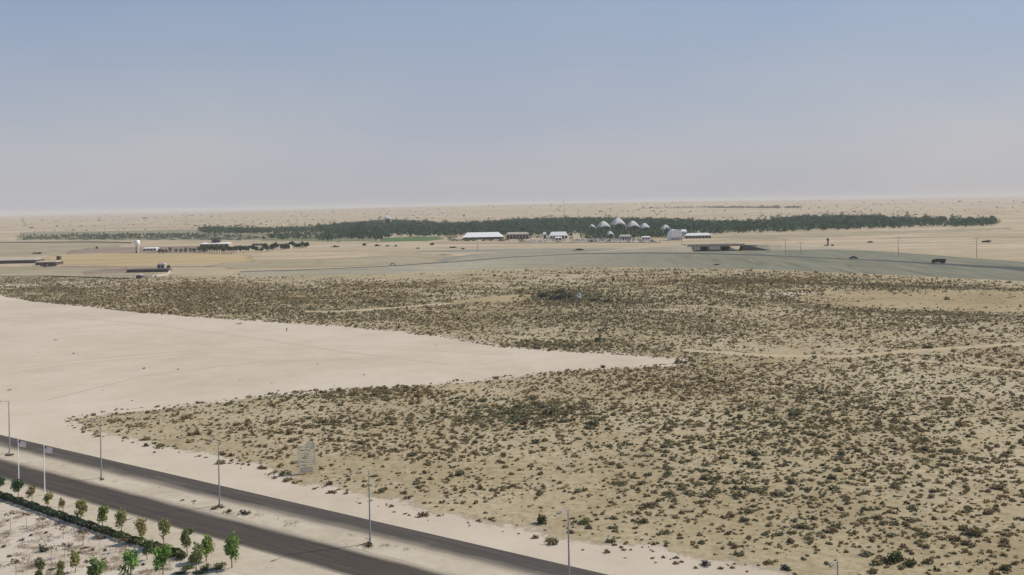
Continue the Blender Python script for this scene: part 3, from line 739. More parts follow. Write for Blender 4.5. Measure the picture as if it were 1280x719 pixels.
row = [(-2, 620, 2.9, 2.4, (.05, .10, .05), 420, 'dark green tree at the left edge above the hedge'),
       (23, 624, 2.9, 2.4, (.055, .105, .055), 420, 'round dark green tree under the left flagpole'),
       (40, 627, 2.3, 2.0, BRN, 180, 'pale brown thin tree just left of the second flagpole'),
       (60, 636, 2.5, 1.8, GR3, 200, 'small olive tree at the foot of the second flagpole'),
       (79, 641, 2.1, 1.5, BRN, 110, 'smallest thin leaved tree above the hedge'),
       (101, 651, 3.0, 2.4, GR3, 360, 'full olive tree third to the right of the second flagpole'),
       (128, 660, 2.9, 2.0, GR1, 280, 'two lobed green tree above the middle of the hedge'),
       (152, 669, 3.2, 2.4, (.17, .19, .085), 320, 'olive brown tree with loose crown above the hedge'),
       (177, 678, 3.1, 2.2, (.20, .20, .09), 320, 'yellowish olive tree above the right part of the hedge'),
       (205, 686, 3.5, 2.4, (.18, .20, .085), 340, 'tall loose olive tree above the right end of the hedge'),
       (234, 693, 3.3, 2.2, (.11, .15, .065), 460, 'compact dark tree just right of the hedge end'),
       (258, 702, 3.4, 2.3, GR1, 460, 'round green tree second from the right end of the row'),
       (290, 710, 3.9, 2.6, GR2, 560, 'bright green round tree at the right end of the row'),
       (245, 715, 3.4, 2.4, (.14, .19, .08), 480, 'broad green tree in front of the compact dark one'),
       (204, 725, 3.9, 2.6, (.11, .22, .055), 560, 'brightest green leafy tree at the bottom of the garden'),
       (163, 731, 3.8, 2.5, (.11, .22, .06), 560, 'green leafy tree at the bottom left of the brightest one'),
       (121, 736, 3.5, 2.5, (.12, .20, .07), 420, 'green tree standing lowest in in the garden'),
       (94, 716, 2.6, 1.5, GR3, 150, 'slim pale green tree near the bottom of the garden'),
       (76, 738, 3.4, 1.9, (.14, .17, .075), 240, 'pale green tree at the bottom edge of the garden'),
       (50, 734, 3.4, 1.5, (.12, .14, .065), 220, 'narrow olive tree at the bottom edge left part'),
       (184, 700, 2.3, 1.6, (.10, .16, .07), 240, 'small green tree right below the end of the hedge')]
for px, py, h, w, c, nl, lab in row:
    tree(px, py, h * 1.12, w * .98, (c[0] * 1.5, c[1] * 1.35, c[2] * 1.2), lab, 'young trees along the hedge and garden', nl=int(nl * 2.3), ls=.27)

# saplings: stake-like stems with a flat tuft
def sapling(px, py, h, label):
    x, y, _ = P(px, py); e = empty('sapling', (x, y, 0)); tag(e, label, 'sapling', 'thin saplings in the planting bed')
    mb = MB(); mb.tube([(0, 0, 0), (.03, 0, h * .6), (0, .02, h)], [.03, .025, .012], 5)
    link('stem', mb.mesh('stem', M_bark), parent=e)
    C = rng.normal(size=(60, 3)) * np.array([.4, .4, .12]); C[:, 2] += h * .95
    V, F = leaf_quads(C, .24); link('tuft', np_mesh('tuft', V, F, M_leaf, tint=tints(60, (.17, .12, .08))), parent=e)
for px, py, h, lab in ((13, 663, 2.6, 'thin sapling nearest the left edge of the bed'), (33, 664, 2.6, 'thin sapling second from the left edge of the bed'),
                       (53, 662, 1.7, 'short sapling just below the hedge, third from the left'), (79, 674, 1.9, 'straight sapling left of the bed centre with a flat tuft'),
                       (104, 684, 2.2, 'sapling with flat brown tuft in mid bed'), (124, 688, 2.0, 'thin sapling right of the bed centre'), (81, 697, 1.8, 'sapling standing behind the slim pale green tree'),
                       (64, 705, 2.2, 'pinkish dry sapling beside the dark bed shrub'), (20, 722, 2.2, 'dry reddish sapling at the bottom left corner'), (150, 690, 1.6, 'low sapling near the right end of the hedge')):
    sapling(px, py, h, lab)
bed = [(9, 652, 'at the left edge below the hedge'), (4, 684, 'at the left edge of the bed'), (55, 689, 'tallest dark one near the short sapling'), (88, 683, 'directly under a sapling in mid bed'), (97, 692, 'with dark rounded top in mid bed'),
       (128, 673, 'just below the hedge'), (131, 689, 'right of the bed centre'), (110, 703, 'left of the green trees'), (63, 713, 'near the bottom of the bed'), (22, 704, 'low at lower left of the bed'),
       (13, 696, 'small at lower left'), (38, 670, 'brownish, between two saplings'), (27, 676, 'reddish, left of centre'), (115, 688, 'brown, between two saplings'), (178, 706, 'dark, below the small green tree'), (58, 667, 'small, under the hedge centre'), (106, 686, 'tiny, beside a sapling foot')]
for k, (px, py, lab) in enumerate(bed):
    t = px == 55
    one_shrub(px, py, 1.0 if t else random.uniform(.45, .75), 1.3 if t else random.uniform(.3, .5), (.05, .08, .05) if k % 3 != 1 else (.13, .09, .06),
              'garden shrub on pale soil, ' + lab, 'shrub', 'garden_shrub', 'small shrubs in the planting bed', 110, .24)
for px, py, r, h, lab in ((214, 695, 1.1, 1.1, 'dark bush at the right end of the hedge'), (226, 698, 1.2, 1.2, 'dark round bush just beyond the hedge end'), (238, 711, 1.3, .6, 'low green bush under the broad green tree'),
                          (262, 711, 1.4, .5, 'low spreading bush between the last two trees'), (275, 709, 1.3, .6, 'low yellowish green bush left of the last tree'), (252, 716, 1.2, .5, 'low bush at the bottom under the broad tree'), (224, 717, 1.0, .5, 'low bush at the bottom right of the brightest tree')):
    one_shrub(px, py, r, h, (.05, .07, .035) if 'dark' in lab else (.11, .14, .05), lab, 'bush', 'garden_bush', None, 200, .2)
# brown leaf litter on the bed
nb = 520; q = rng.uniform(0, 1, (nb * 3, 2)); bx_ = q[:, 0] * 260 - 20; by_ = 640 + q[:, 1] * 90
w2 = np.array([P(a, b)[:2] for a, b in zip(bx_, by_)]); w2 = w2[inside([p[:2] for p in gp], w2[:, 0], w2[:, 1])]
cl = fbm(w2[:, 0], w2[:, 1], 7, 41); w2 = w2[cl > .12]
C = np.repeat(w2, 26, 0) + rng.normal(size=(len(w2) * 26, 2)) * .34; C = np.c_[C, rng.uniform(.02, .14, len(C))]; V, F = leaf_quads(C, .17, .4)
V[:, 2] = np.maximum(V[:, 2], .025)
tag(link('leaf_litter', np_mesh('leaf_litter', V, F, M_scrubleaf, tint=tints(len(C), (.36, .28, .20), .3))), 'dry brown litter in patches on the pale planting bed', 'litter', kind='stuff')
# hedge
hp = densify([p[:2] for p in hw], .5, 0)[:int(1e6)]
hp = []
for a, b in zip(hw[:-1], hw[1:]):
    L = math.dist(a, b)
    for k in range(int(L * 260)): hp.append((a[0] + (b[0] - a[0]) * k / (L * 260), a[1] + (b[1] - a[1]) * k / (L * 260)))
hp = np.array(hp); m = len(hp)
lump = 1 + .12 * np.sin(hp[:, 0] * 1.9) + .08 * np.sin(hp[:, 0] * 4.7)
th = rng.uniform(0, 6.28, m); rr = rng.uniform(.6, 1, m)
C = np.c_[hp[:, 0] + np.cos(th) * .55 * rr * ND.x, hp[:, 1] + np.cos(th) * .55 * rr * ND.y, .5 * lump + np.sin(th) * .5 * rr * lump]
C[:, 2] = np.abs(C[:, 2]); V, F = leaf_quads(C, .2)
g = np.clip((hp[:, 0] + 62) / 8, 0, 1)[:, None]
ht = (np.array([.045, .075, .045]) * (1 - g) + np.array([.095, .13, .035]) * g) * rng.uniform(.6, 1.4, (m, 1))
tag(link('hedge', np_mesh('hedge', V, F, M_leaf, tint=np.repeat(ht, 4, 0))), 'long clipped dark green hedge along the planting bed', 'hedge')

# dry grass on the median and road margin
tt = rng.uniform(-60, 140, 2600); nn_ = rng.uniform(94.5, 97.8, 2600); w3 = np.array([RP(a, b)[:2] for a, b in zip(tt, nn_)])
w3 = w3[fbm(w3[:, 0], w3[:, 1], 16, 77) + .3 * fbm(w3[:, 0], w3[:, 1], 4, 78) > .25]
C = np.repeat(w3, 8, 0) + rng.normal(size=(len(w3) * 8, 2)) * .22; C = np.c_[C, rng.uniform(.06, .2, len(C))]; V, F = leaf_quads(C, .13)
tag(link('dry_grass', np_mesh('dry_grass', V, F, M_scrubleaf, tint=tints(len(C), (.24, .185, .10), .3))), 'thin dry grass in brown patches on the median strip', 'grass', kind='stuff')
# bushes on the median
for px, py, r, h, lab in ((12, 569, 1.2, .5, 'dark shrub at the foot of the leftmost lamp post'), (127, 600, .6, .4, 'small shrub at the foot of the second lamp post'), (274, 635, 1.4, .5, 'spreading shrub at the foot of the third lamp post'),
                          (284, 640, .9, .5, 'shrub just right of the third lamp post'), (306, 643, 1.1, .9, 'taller dark shrub on the median right of the third lamp post'), (462, 682, 1.1, .6, 'brown shrub at the foot of the fourth lamp post'),
                          (228, 626, .5, .3, 'tiny shrub on the median between second and third lamp posts'), (242, 627, .5, .3, 'tiny shrub nearer the third lamp post')):
    one_shrub(px, py, r, h, (.085, .07, .05), lab, 'shrub', 'median_shrub', None, 130, .22, z=.05)

# ------------------------------------------------------------ lamp posts
def lamp_post():
    e = empty('street_lamp', (0, 0, 0))
    mb = MB(); mb.tube([(0, 0, .12), (0, 0, 5), (0, 0, 10)], [.13, .10, .065], 10); link('pole', mb.mesh('pole', M_steel), parent=e)
    mb = MB(); mb.tube([(0, 0, .0), (0, 0, .35)], [.24, .20], 10); link('base', mb.mesh('base', M_conc), parent=e)
    d = -ND
    mb = MB(); mb.tube([(0, 0, 9.9), (d.x * .9, d.y * .9, 10.15), (d.x * 1.7, d.y * 1.7, 10.2)], [.055, .05, .045], 8); link('arm', mb.mesh('arm', M_steel), parent=e)
    mb = MB()
    mb.tube([(d.x * 1.5, d.y * 1.5, 10.18), (d.x * 1.7, d.y * 1.7, 10.19), (d.x * 2.3, d.y * 2.3, 10.2), (d.x * 2.5, d.y * 2.5, 10.18)], [.07, .16, .15, .06], 10)
    link('lantern', mb.mesh('lantern', M_lantern), parent=e)
    return e
def copy_tree(o, parent=None):
    c = o.copy(); COL.objects.link(c)
    if parent: c.parent = parent
    for ch in o.children: copy_tree(ch, c)
    return c
lp = lamp_post()
labs = ['grey street lamp at the left edge, farthest along the median', 'grey street lamp second from the left, before the scrub tip', 'grey street lamp above the end of the tree row',
        'grey street lamp on the median near the bottom centre', 'grey street lamp whose foot is standing lowest in', 'grey street lamp at the bottom right with only its top in view']
spots = [(-97.1, 183.9), (-71.7, 165.6), (-46.2, 148.8), (-20.2, 130.9), (5.9, 112.6), (31.6, 95.2)]
for i, (x, y) in enumerate(spots):
    o = lp if i == 0 else copy_tree(lp)
    o.location = (x, y, .05); tag(o, labs[i], 'street lamp', 'street lamps along the median')

# flagpoles
def flagpole(px, py, h, lab, flaglab, flip):
    x, y, _ = P(px, py); e = empty('flagpole', (x, y, 0)); tag(e, lab, 'flagpole', 'white flagpoles beside the road')
    mb = MB(); mb.tube([(0, 0, 0), (0, 0, h * .5), (0, 0, h)], [.085, .07, .045], 10); link('pole', mb.mesh('pole', M_white), parent=e)
    mb = MB(); mb.tube([(0, 0, h), (0, 0, h + .06), (0, 0, h + .12)], [.04, .09, .03], 8); link('finial', mb.mesh('finial', M_white), parent=e)
    # cloth hangs in folds
    nx, nz = 14, 12; V = []; F = []; mi = []
    Lf, Hf = 1.25, 1.0
    for j in range(nz + 1):
        for i in range(nx + 1):
            a = i / nx; V.append((.06 + a * Lf, .12 * math.sin(a * 8 + j * .12) * a, h - .15 - Hf * j / nz - .22 * a * a))
    for j in range(nz):
        for i in range(nx):
            F.append((j * (nx + 1) + i, j * (nx + 1) + i + 1, (j + 1) * (nx + 1) + i + 1, (j + 1) * (nx + 1) + i))
            mi.append(2 if (i < 4 and j < 3) else (j // 2) % 2)
    me = bpy.data.meshes.new('flag'); me.from_pydata(V, [], F)
    for mm in (M_fw, M_red, M_navy): me.materials.append(mm)
    me.polygons.foreach_set('material_index', mi); me.update()
    fo = link('flag', me, parent=e); fo['label'] = flaglab
    md = fo.modifiers.new('cloth_thickness', 'SOLIDIFY'); md.thickness = .01
flagpole(23.5, 603, 7.2, 'white flagpole nearest the left edge with a small flag', 'pale flag with dark corner near the top', 0)
flagpole(56, 619, 8.0, 'white flagpole second from the left with a pink and white flag', 'pinkish flag with dark upper corner', 1)

# hoarding in the scrub
x, y, _ = P(384, 592)
e = empty('hoarding', (x, y, 0), R(8)); tag(e, 'tall faded slatted hoarding standing in the scrub beyond the road', 'hoarding')
M_panel = plain('faded_panel', (.80, .74, .56), .7, .12, 1.2); M_panel2 = plain('faded_lower_panel', (.74, .64, .50), .7, .1, 1.2); M_ink = plain('faded_ink', (.60, .60, .47), .8)
mb = MB()
mb.box(-1.37, -1.25, -.05, .05, 1.3, 5.0); mb.box(1.25, 1.37, -.05, .05, 1.3, 5.0); mb.box(-.05, .05, .03, .09, 1.3, 5.0)
for j in range(11): mb.box(-1.26, 1.26, -.04, .03, 1.5 + j * .32, 1.5 + j * .32 + .19)
mb.build('slatted_panel', M_panel, e)
mb = MB(); mb.box(-1.2, 1.0, -.06, .06, .15, 1.25); mb.build('lower_panel', M_panel2, e)
for sx in (-1.44, 1.44):
    mb = MB(); mb.box(sx - .05, sx + .05, -.06, .06, -.02, 5.3); mb.build('post', M_panel, e)
mb = MB(); mb.box(.0, .9, -.04, .04, 5.0, 5.5); mb.build('top_plate', M_panel, e)
for j in (1, 3, 4, 6, 8, 9):
    x0_ = random.uniform(-1.2, -.6); mb = MB(); mb.box(x0_, x0_ + random.uniform(1.0, 1.7), -.075, -.042, 1.54 + j * .32, 1.65 + j * .32); mb.build('faded_line', M_ink, e)

# person standing on the clearing
def person(px, py):
    x, y, _ = P(px, py); e = empty('person', (x, y, .01), 0); tag(e, 'person in dark clothes standing alone on the pale bare sand', 'person')
    J = [(0, 0, .95), (0, 0, 1.2), (0, 0, 1.42), (0, 0, 1.52), (0, -.01, 1.64), (0, -.01, 1.74), (-.18, 0, 1.40), (-.24, .02, 1.14), (-.22, -.06, .90), (.18, 0, 1.40), (.24, .02, 1.14), (.22, -.06, .90),
         (-.09, 0, .88), (-.11, -.02, .50), (-.12, .02, .08), (-.12, -.12, .03), (.09, 0, .88), (.11, -.02, .50), (.12, .02, .08), (.12, -.12, .03)]
    E = [(0, 1), (1, 2), (2, 3), (3, 4), (4, 5), (2, 6), (6, 7), (7, 8), (2, 9), (9, 10), (10, 11), (0, 12), (12, 13), (13, 14), (14, 15), (0, 16), (16, 17), (17, 18), (18, 19)]
    rad = [.14, .13, .14, .06, .10, .08, .065, .045, .035, .065, .045, .035, .095, .065, .045, .04, .095, .065, .045, .04]
    me = bpy.data.meshes.new('body'); me.from_pydata(J, E, []); me.materials.append(plain('dark_clothes', (.05, .045, .045), .85))
    o = link('body', me, parent=e); sk = o.modifiers.new('skin', 'SKIN'); o.modifiers.new('sub', 'SUBSURF').levels = 1
    for i, v in enumerate(me.skin_vertices[0].data): v.radius = (rad[i], rad[i] * .8); v.use_root = (i == 0)
    mb = MB(); mb.tube([(0, 0, 1.68), (0, .01, 1.74), (0, .01, 1.79)], [.105, .10, .05], 10); mb.build('hair', M_dark, e)
person(358.5, 415.5)

# ------------------------------------------------------------ far buildings
def at(px, py): return P(px, py)
def tent(px, py_base, w_px, top_px, lab, z_wall=None):
    x, y, _ = at(px, py_base); s = y / FPX; w = w_px * s; H = (py_base - top_px) * s
    e = empty('pavilion', (x, y, 0), R(14)); tag(e, lab, 'pavilion', 'white peaked pavilions among the trees')
    drop = min(H * .85, w * .60); z0 = H - drop; eave = z0 + drop * .42; a = w / 2
    n = 48; rings = 9; V = []
    for r in range(rings):
        k = r / (rings - 1)
        for i in range(n):
            th = 2 * math.pi * i / n; cx, sy = math.cos(th), math.sin(th); sq_ = 1 / max(abs(cx), abs(sy))
            corner = (sq_ - 1) / .4142                                  # 1 at the four feet, 0 in the middle of a side
            rad = a * sq_ * (.03 + .97 * k) * (1 - .10 * (1 - corner) * k)
            foot = z0 + drop * .24 * (1 - corner ** 1.3)
            rise = (1 - k ** 1.9) * .92 + .08 * (1 - k) ** 2.2
            V.append((rad * cx, rad * sy, foot + (H - foot) * rise))
    F = [(r * n + i, r * n + (i + 1) % n, (r + 1) * n + (i + 1) % n, (r + 1) * n + i) for r in range(rings - 1) for i in range(n)] + [tuple(range(n))]
    me = bpy.data.meshes.new('roof'); me.from_pydata(V, [], F); me.materials.append(M_membrane); me.polygons.foreach_set('use_smooth', [True] * len(F)); me.update()
    ro = link('roof', me, parent=e); md = ro.modifiers.new('t', 'SOLIDIFY'); md.thickness = .12
    mb = MB(); mb.tube([(0, 0, -.1), (0, 0, eave * 1.0)], [a * .66, a * .66], 16); link('glass_wall', mb.mesh('glass_wall', M_glass), parent=e)
    for k in range(4):
        th = k * math.pi / 2 + math.pi / 4; q2 = 1.36
        mb = MB(); mb.tube([(math.cos(th) * a * q2, math.sin(th) * a * q2, 0), (math.cos(th) * a * q2, math.sin(th) * a * q2, z0 + .3)], [.35, .3], 8); link('column', mb.mesh('column', M_white), parent=e)
tent(740, 291, 8, 280.5, 'smallest white peaked pavilion at the left of the cluster')
tent(754.5, 291, 15, 276.5, 'white peaked pavilion left of the tallest one')
tent(772.5, 291, 16, 272.5, 'tallest white peaked pavilion in the middle of the cluster')
tent(791, 291, 14, 276, 'white peaked pavilion just right of the tallest one')
tent(805.5, 291.5, 12, 279, 'lower white pavilion at the right of the cluster')
tent(832, 293, 11, 281, 'single white pavilion apart, left of the arched white hall')
tent(484.5, 284, 9, 269.5, 'lone white pavilion rising out of the wood far left of the cluster')
tent(762.5, 299, 8, 289, 'small white pavilion in front of the cluster')

def building(px, py, w_px, h_px, depth, wall, roof, lab, name='club_building', over=.6, openings=6, cat='building', rz=0, group=None, ev=.74):
    x, y, _ = at(px, py); s = y / FPX; w = w_px * s; H = h_px * s
    e = empty(name, (x, y, 0), rz); tag(e, lab, cat, group)
    mb = MB(); mb.box(-w / 2, w / 2, 0, depth, -.1, H * ev); mb.build('wall', wall, e)
    mb = MB(); v = [(-w / 2 - over, -over, H * ev), (w / 2 + over, -over, H * ev), (w / 2 + over, depth + over, H * ev), (-w / 2 - over, depth + over, H * ev),
                    (-w / 2 + w * .09, depth * .36, H), (w / 2 - w * .09, depth * .36, H), (w / 2 - w * .09, depth * .64, H), (-w / 2 + w * .09, depth * .64, H)]
    mb.poly(v, [(3, 2, 1, 0), (0, 1, 5, 4), (1, 2, 6, 5), (2, 3, 7, 6), (3, 0, 4, 7), (4, 5, 6, 7)]); mb.build('roof', roof, e)
    for k in range(openings):
        cx = -w / 2 + w * (k + .5) / openings
        mb = MB(); mb.box(cx - w / openings * .36, cx + w / openings * .36, -.06, .1, .1, H * ev * .8); mb.build('opening', M_dark, e)
    return e
building(603, 299.5, 48, 8.5, 30, M_dark, M_tentw, 'long white roofed hall with sloping ends at the edge of the wood', 'long_hall', 1.5, 8, ev=.36)
building(647, 299, 28, 8.5, 14, M_tanwall, M_roof, 'long building with thin white roof edge right of the white hall', 'long_hall', 1.0, 7)
building(698.5, 298.5, 22, 8.5, 14, M_white, M_tentw, 'flat white building left of the peaked pavilions', openings=6, ev=.5)
building(681, 298.5, 4, 8, 5, M_white, M_tentw, 'tiny white kiosk left of the flat white building', 'kiosk', .3, 1)
building(698, 300.5, 8, 4.5, 6, M_white, M_tentw, 'small white gabled shelter in front of the flat white building', 'shelter', .4, 2)
building(782, 300, 14, 6.5, 10, M_white, M_roof, 'low white building below the peaked pavilions', openings=5)
building(808, 299.5, 10, 4, 8, M_white, M_tentw, 'small low white building right below the pavilions', openings=3)
building(873, 298, 32, 6.5, 9, M_tanwall, M_tentw, 'low building with long thin white roof right of the arched hall', 'colonnade', .8, 8, ev=.55)
building(855, 296, 7, 9, 7, M_white, M_tentw, 'small white block behind the arched white hall', openings=2)
# arched white hall
x, y, _ = at(846, 300.5); s = y / FPX
e = empty('arched_hall', (x, y, 0), R(6)); tag(e, 'white barrel vaulted hall at the right end of the club', 'building')
a = 7.2 * s; H = 13.5 * s
prof = [(-a, 0), (-a, H * .45)] + [(-a * math.cos(t), H * .45 + H * .55 * math.sin(t)) for t in np.linspace(.15, math.pi - .15, 14)] + [(a, H * .45), (a, 0)]
mb = MB(); mb.prism(prof, 0, 16); mb.build('vault', M_white, e)
prof2 = [(p[0] * 1.04, p[1] * 1.03) for p in prof]; mb = MB()
nP = len(prof)
v = [(p[0], -.35, p[1]) for p in prof] + [(p[0], -.35, p[1]) for p in prof2] + [(p[0], .25, p[1]) for p in prof2]
mb.poly(v, [(i, i + 1, nP + i + 1, nP + i) for i in range(nP - 1)] + [(nP + i, nP + i + 1, 2 * nP + i + 1, 2 * nP + i) for i in range(nP - 1)]); mb.build('rim', M_tentw, e)
mb = MB(); mb.box(-a * .55, a * .55, -.12, .1, 0, H * .28); mb.build('door', plain('pale_door', (.42, .40, .37), .7), e)
for sx in (-.8, .8):
    mb = MB(); mb.box(a * sx - .8, a * sx + .8, -.1, .1, .8, H * .25); mb.build('window', M_dark, e)

# water tower
x, y, _ = at(171.5, 316.5); s = y / FPX
e = empty('water_tower', (x, y, 0)); tag(e, 'white water tower with flared top at the far left', 'water tower')
mb = MB(); mb.tube([(0, 0, 0), (0, 0, 9 * s)], [1.9 * s, 2.0 * s], 14); mb.build('shaft', M_wall, e)
mb = MB(); mb.tube([(0, 0, 9 * s), (0, 0, 11.2 * s), (0, 0, 15 * s), (0, 0, 16 * s)], [2.0 * s, 3.4 * s, 3.5 * s, 2.6 * s], 16); mb.build('tank', M_white, e)
mb = MB(); mb.box(-.7, .7, -1.98 * s, -1.85 * s, 0, 2.4); mb.build('door', M_dark, e)
building(187, 313.5, 17, 4, 9, M_white, M_tentw, 'low white building just right of the water tower', openings=4)
e = building(268, 309, 36, 5.5, 16, M_tanwall, M_tentw, 'low building with white roof edge above the palms', openings=6)
sq = P(268, 309)[1] / FPX
mb = MB(); mb.box(-5 * sq, 5 * sq, 5, 12, 5.5 * sq, 9.5 * sq); mb.build('roof_block', M_brownwall, e)
building(358, 311, 10, 5, 7, M_wall, M_wall, 'small pale house left of centre behind the left grove', 'house', .3, 2)
building(372, 309, 8, 6.5, 8, M_wall, M_roof, 'cream block house at the right end of the left grove', 'house', .3, 2)
building(322, 307, 14, 3.5, 7, M_tanwall, M_roof, 'low cream building behind the middle of the left grove', 'house', .3, 3)
building(20, 329.5, 50, 5.5, 16, M_brownwall, M_roof, 'long low shed with pale roof at the left edge', 'shed', .6, 9, 'shed')
building(57, 331.5, 26, 5.0, 14, M_brownwall, M_tanwall, 'low tan roofed shed with dark open front, right of the long one', 'shed', .6, 6, 'shed')
building(72.5, 325, 4, 5, 4, M_brownwall, M_brownwall, 'small dark brown hut at the end of the sheds', 'hut', .15, 1, 'hut')
building(184, 340.5, 52, 4.5, 8, M_brownwall, M_brownwall, 'long dark brown shed in the left middle distance', 'shed', .3, 9, 'shed')
building(201, 336.5, 9, 8, 5, plain('grey_green_render', (.28, .29, .26), .8), M_roof, 'grey upright block behind the right end of the brown shed', 'hut', .1, 2, 'hut')
building(173, 348.5, 6, 6, 4, M_dark, M_wall, 'tiny dark fronted cabin below the brown shed', 'cabin', .2, 1, 'cabin')
# boundary wall near the brown shed
def wall_run(pts, h, mat, lab, name='boundary_wall', t=.3, z=0):
    mb = MB()
    for a_, b_ in zip(pts[:-1], pts[1:]):
        a = Vector(P(*a_)); b = Vector(P(*b_)); d = (b - a).normalized(); n_ = Vector((-d.y, d.x, 0)) * t / 2
        mb.poly([(a - n_)[:], (b - n_)[:], (b + n_)[:], (a + n_)[:]] + [((p) + Vector((0, 0, h)))[:] for p in (a - n_, b - n_, b + n_, a + n_)],
                [(4, 5, 6, 7), (0, 1, 5, 4), (2, 3, 7, 6), (1, 2, 6, 5), (3, 0, 4, 7)])
    return tag(mb.build(name, mat), lab, 'wall')
wall_run([(172, 348), (190, 347), (209, 344.5), (213, 340)], 1.7, M_wall, 'pale low wall in front of the brown shed')
wall_run([(0, 303.5), (60, 303.5), (110, 303), (165, 304)], 1.5, M_tanwall, 'long dark line of wall below the sparse far left trees')
wall_run([(540, 304.2), (640, 304.2), (740, 303.8), (826, 303.6)], .5, M_tanwall, 'low wall in front of the parked cars')
# clutter by the sheds
for k, (px, py, a) in enumerate(((53, 333, .5), (58, 334, 1.2), (63, 333.5, 2.0), (68, 333, .2))):
    x, y, _ = P(px, py); mb = MB(); mb.box(-1.6, 1.6, -1.1, 1.1, .35, 1.7); mb.box(-1.2, .6, -1.0, 1.0, 1.7, 2.4)
    for sx in (-1, 1):
        for sy in (-1.1, 1.1): mb.tube([(sx, sy - .1, .4), (sx, sy + .1, .4)], [.4, .4], 8)
    tag(mb.build('trailer', [M_brownwall if k % 2 else M_dark], None, (x, y, 0), a), 'dark parked trailer in front of the tan roofed shed', 'trailer', 'dark trailers by the sheds')

# parked cars at the club
def car_mesh(paint):
    mb = MB(); w = .85
    mb.prism([(-2.2, .35), (2.2, .35), (2.25, .75), (1.6, .9), (-1.7, .95), (-2.25, .8)], -w, w, 0)
    mb.poly([(-1.6, -w * .95, .93), (1.3, -w * .95, .9), (.65, -w * .8, 1.42), (-1.0, -w * .8, 1.42), (-1.6, w * .95, .93), (1.3, w * .95, .9), (.65, w * .8, 1.42), (-1.0, w * .8, 1.42)],
            [(0, 1, 2, 3), (5, 4, 7, 6), (1, 5, 6, 2), (4, 0, 3, 7)], 1)
    mb.poly([(.7, -w * .82, 1.43), (.7, w * .82, 1.43), (-1.05, w * .82, 1.43), (-1.05, -w * .82, 1.43)], [(0, 1, 2, 3)], 0)
    for sx in (-1.35, 1.4):
        for sy in (-w, w): mb.tube([(sx, sy - .1, .32), (sx, sy + .1, .32)], [.33, .33], 10, 2)
    return mb.mesh('parked_car', paint, M_glass, M_tyre)
paints = [('white', (.75, .75, .74)), ('silver', (.50, .51, .53)), ('dark', (.06, .06, .08)), ('red', (.32, .07, .05))]
cm = [car_mesh(plain(nm + '_car_paint', c, .35, .04)) for nm, c in paints]
cnt = 0
for py, x0, x1, st in ((303.0, 652, 826, 4.4), (301.3, 664, 820, 4.0), (300.0, 690, 812, 4.8)):
    px = x0
    while px < x1:
        k = random.choices(range(4), (9, 1.5, .8, .6))[0]
        x, y, _ = P(px + random.uniform(-.6, .6), py + random.uniform(-.3, .3))
        if random.random() < .82:
            o = link('parked_car', cm[k], (x, y + 6, .03), rz=random.choice((R(90), R(75), R(15), R(80)))); cnt += 1
            o.scale = (1.2, 1.2, 1.3)
            tag(o, paints[k][0] + ' car in the crowded car park below the white pavilions', 'car', paints[k][0] + ' cars in the club car park')
        px += st * random.uniform(.7, 1.2)
# moving traffic and lone vehicles far out
def lone_car(px, py, k, lab, rz=0, z=0, sc=1.0):
    o = link('car', cm[k], P(px, py, z), rz=rz); o.scale = (sc,) * 3; tag(o, lab, 'car')
lone_car(1067, 323.5, 2, 'dark car on the highway left of the dark lorry', R(-8), ZE, 1.3)
lone_car(807, 313, 2, 'dark car on the far carriageway left of the overpass', 0, .1, 1.3)
lone_car(491, 331.5, 0, 'white car at the left end of the dark carriageway', R(25), .2, 1.2)
lone_car(424, 303, 0, 'white van like car beside the left lawn', 0, 0, 1.4)
lone_car(1088, 303.5, 2, 'dark car on the brown track right of the small tower', 0, 0, 1.2)
# lorry
x, y, _ = P(1173, 329, ZE)
e = empty('lorry', (x, y, ZE), R(172)); tag(e, 'dark lorry driving along the highway at the right', 'lorry')
M_lorry = plain('dark_lorry_paint', (.045, .055, .05), .5); e.scale = (.95, 1, 1)
mb = MB(); mb.box(-4.6, 1.9, -1.2, 1.2, 1.0, 2.9); mb.build('cargo_box', M_lorry, e)
mb = MB(); mb.prism([(2.1, .6), (4.3, .6), (4.35, 1.6), (3.9, 2.5), (2.1, 2.6)], -1.1, 1.1); cb = mb.build('cab', M_lorry, e)
mb = MB(); mb.prism([(4.28, 1.65), (4.38, 1.65), (3.98, 2.42), (3.88, 2.42)], -.95, .95); mb.build('windscreen', M_glass, cb)
mb = MB(); mb.box(-4.6, 2.3, -.45, .45, .6, .98); mb.build('chassis', M_dark, e)
for sx in (-3.6, -2.3, 3.1):
    for sy in (-1.05, 1.05):
        mb = MB(); mb.tube([(sx, sy - .15, .48), (sx, sy + .15, .48)], [.48, .48], 12); mb.build('wheel', M_tyre, e)

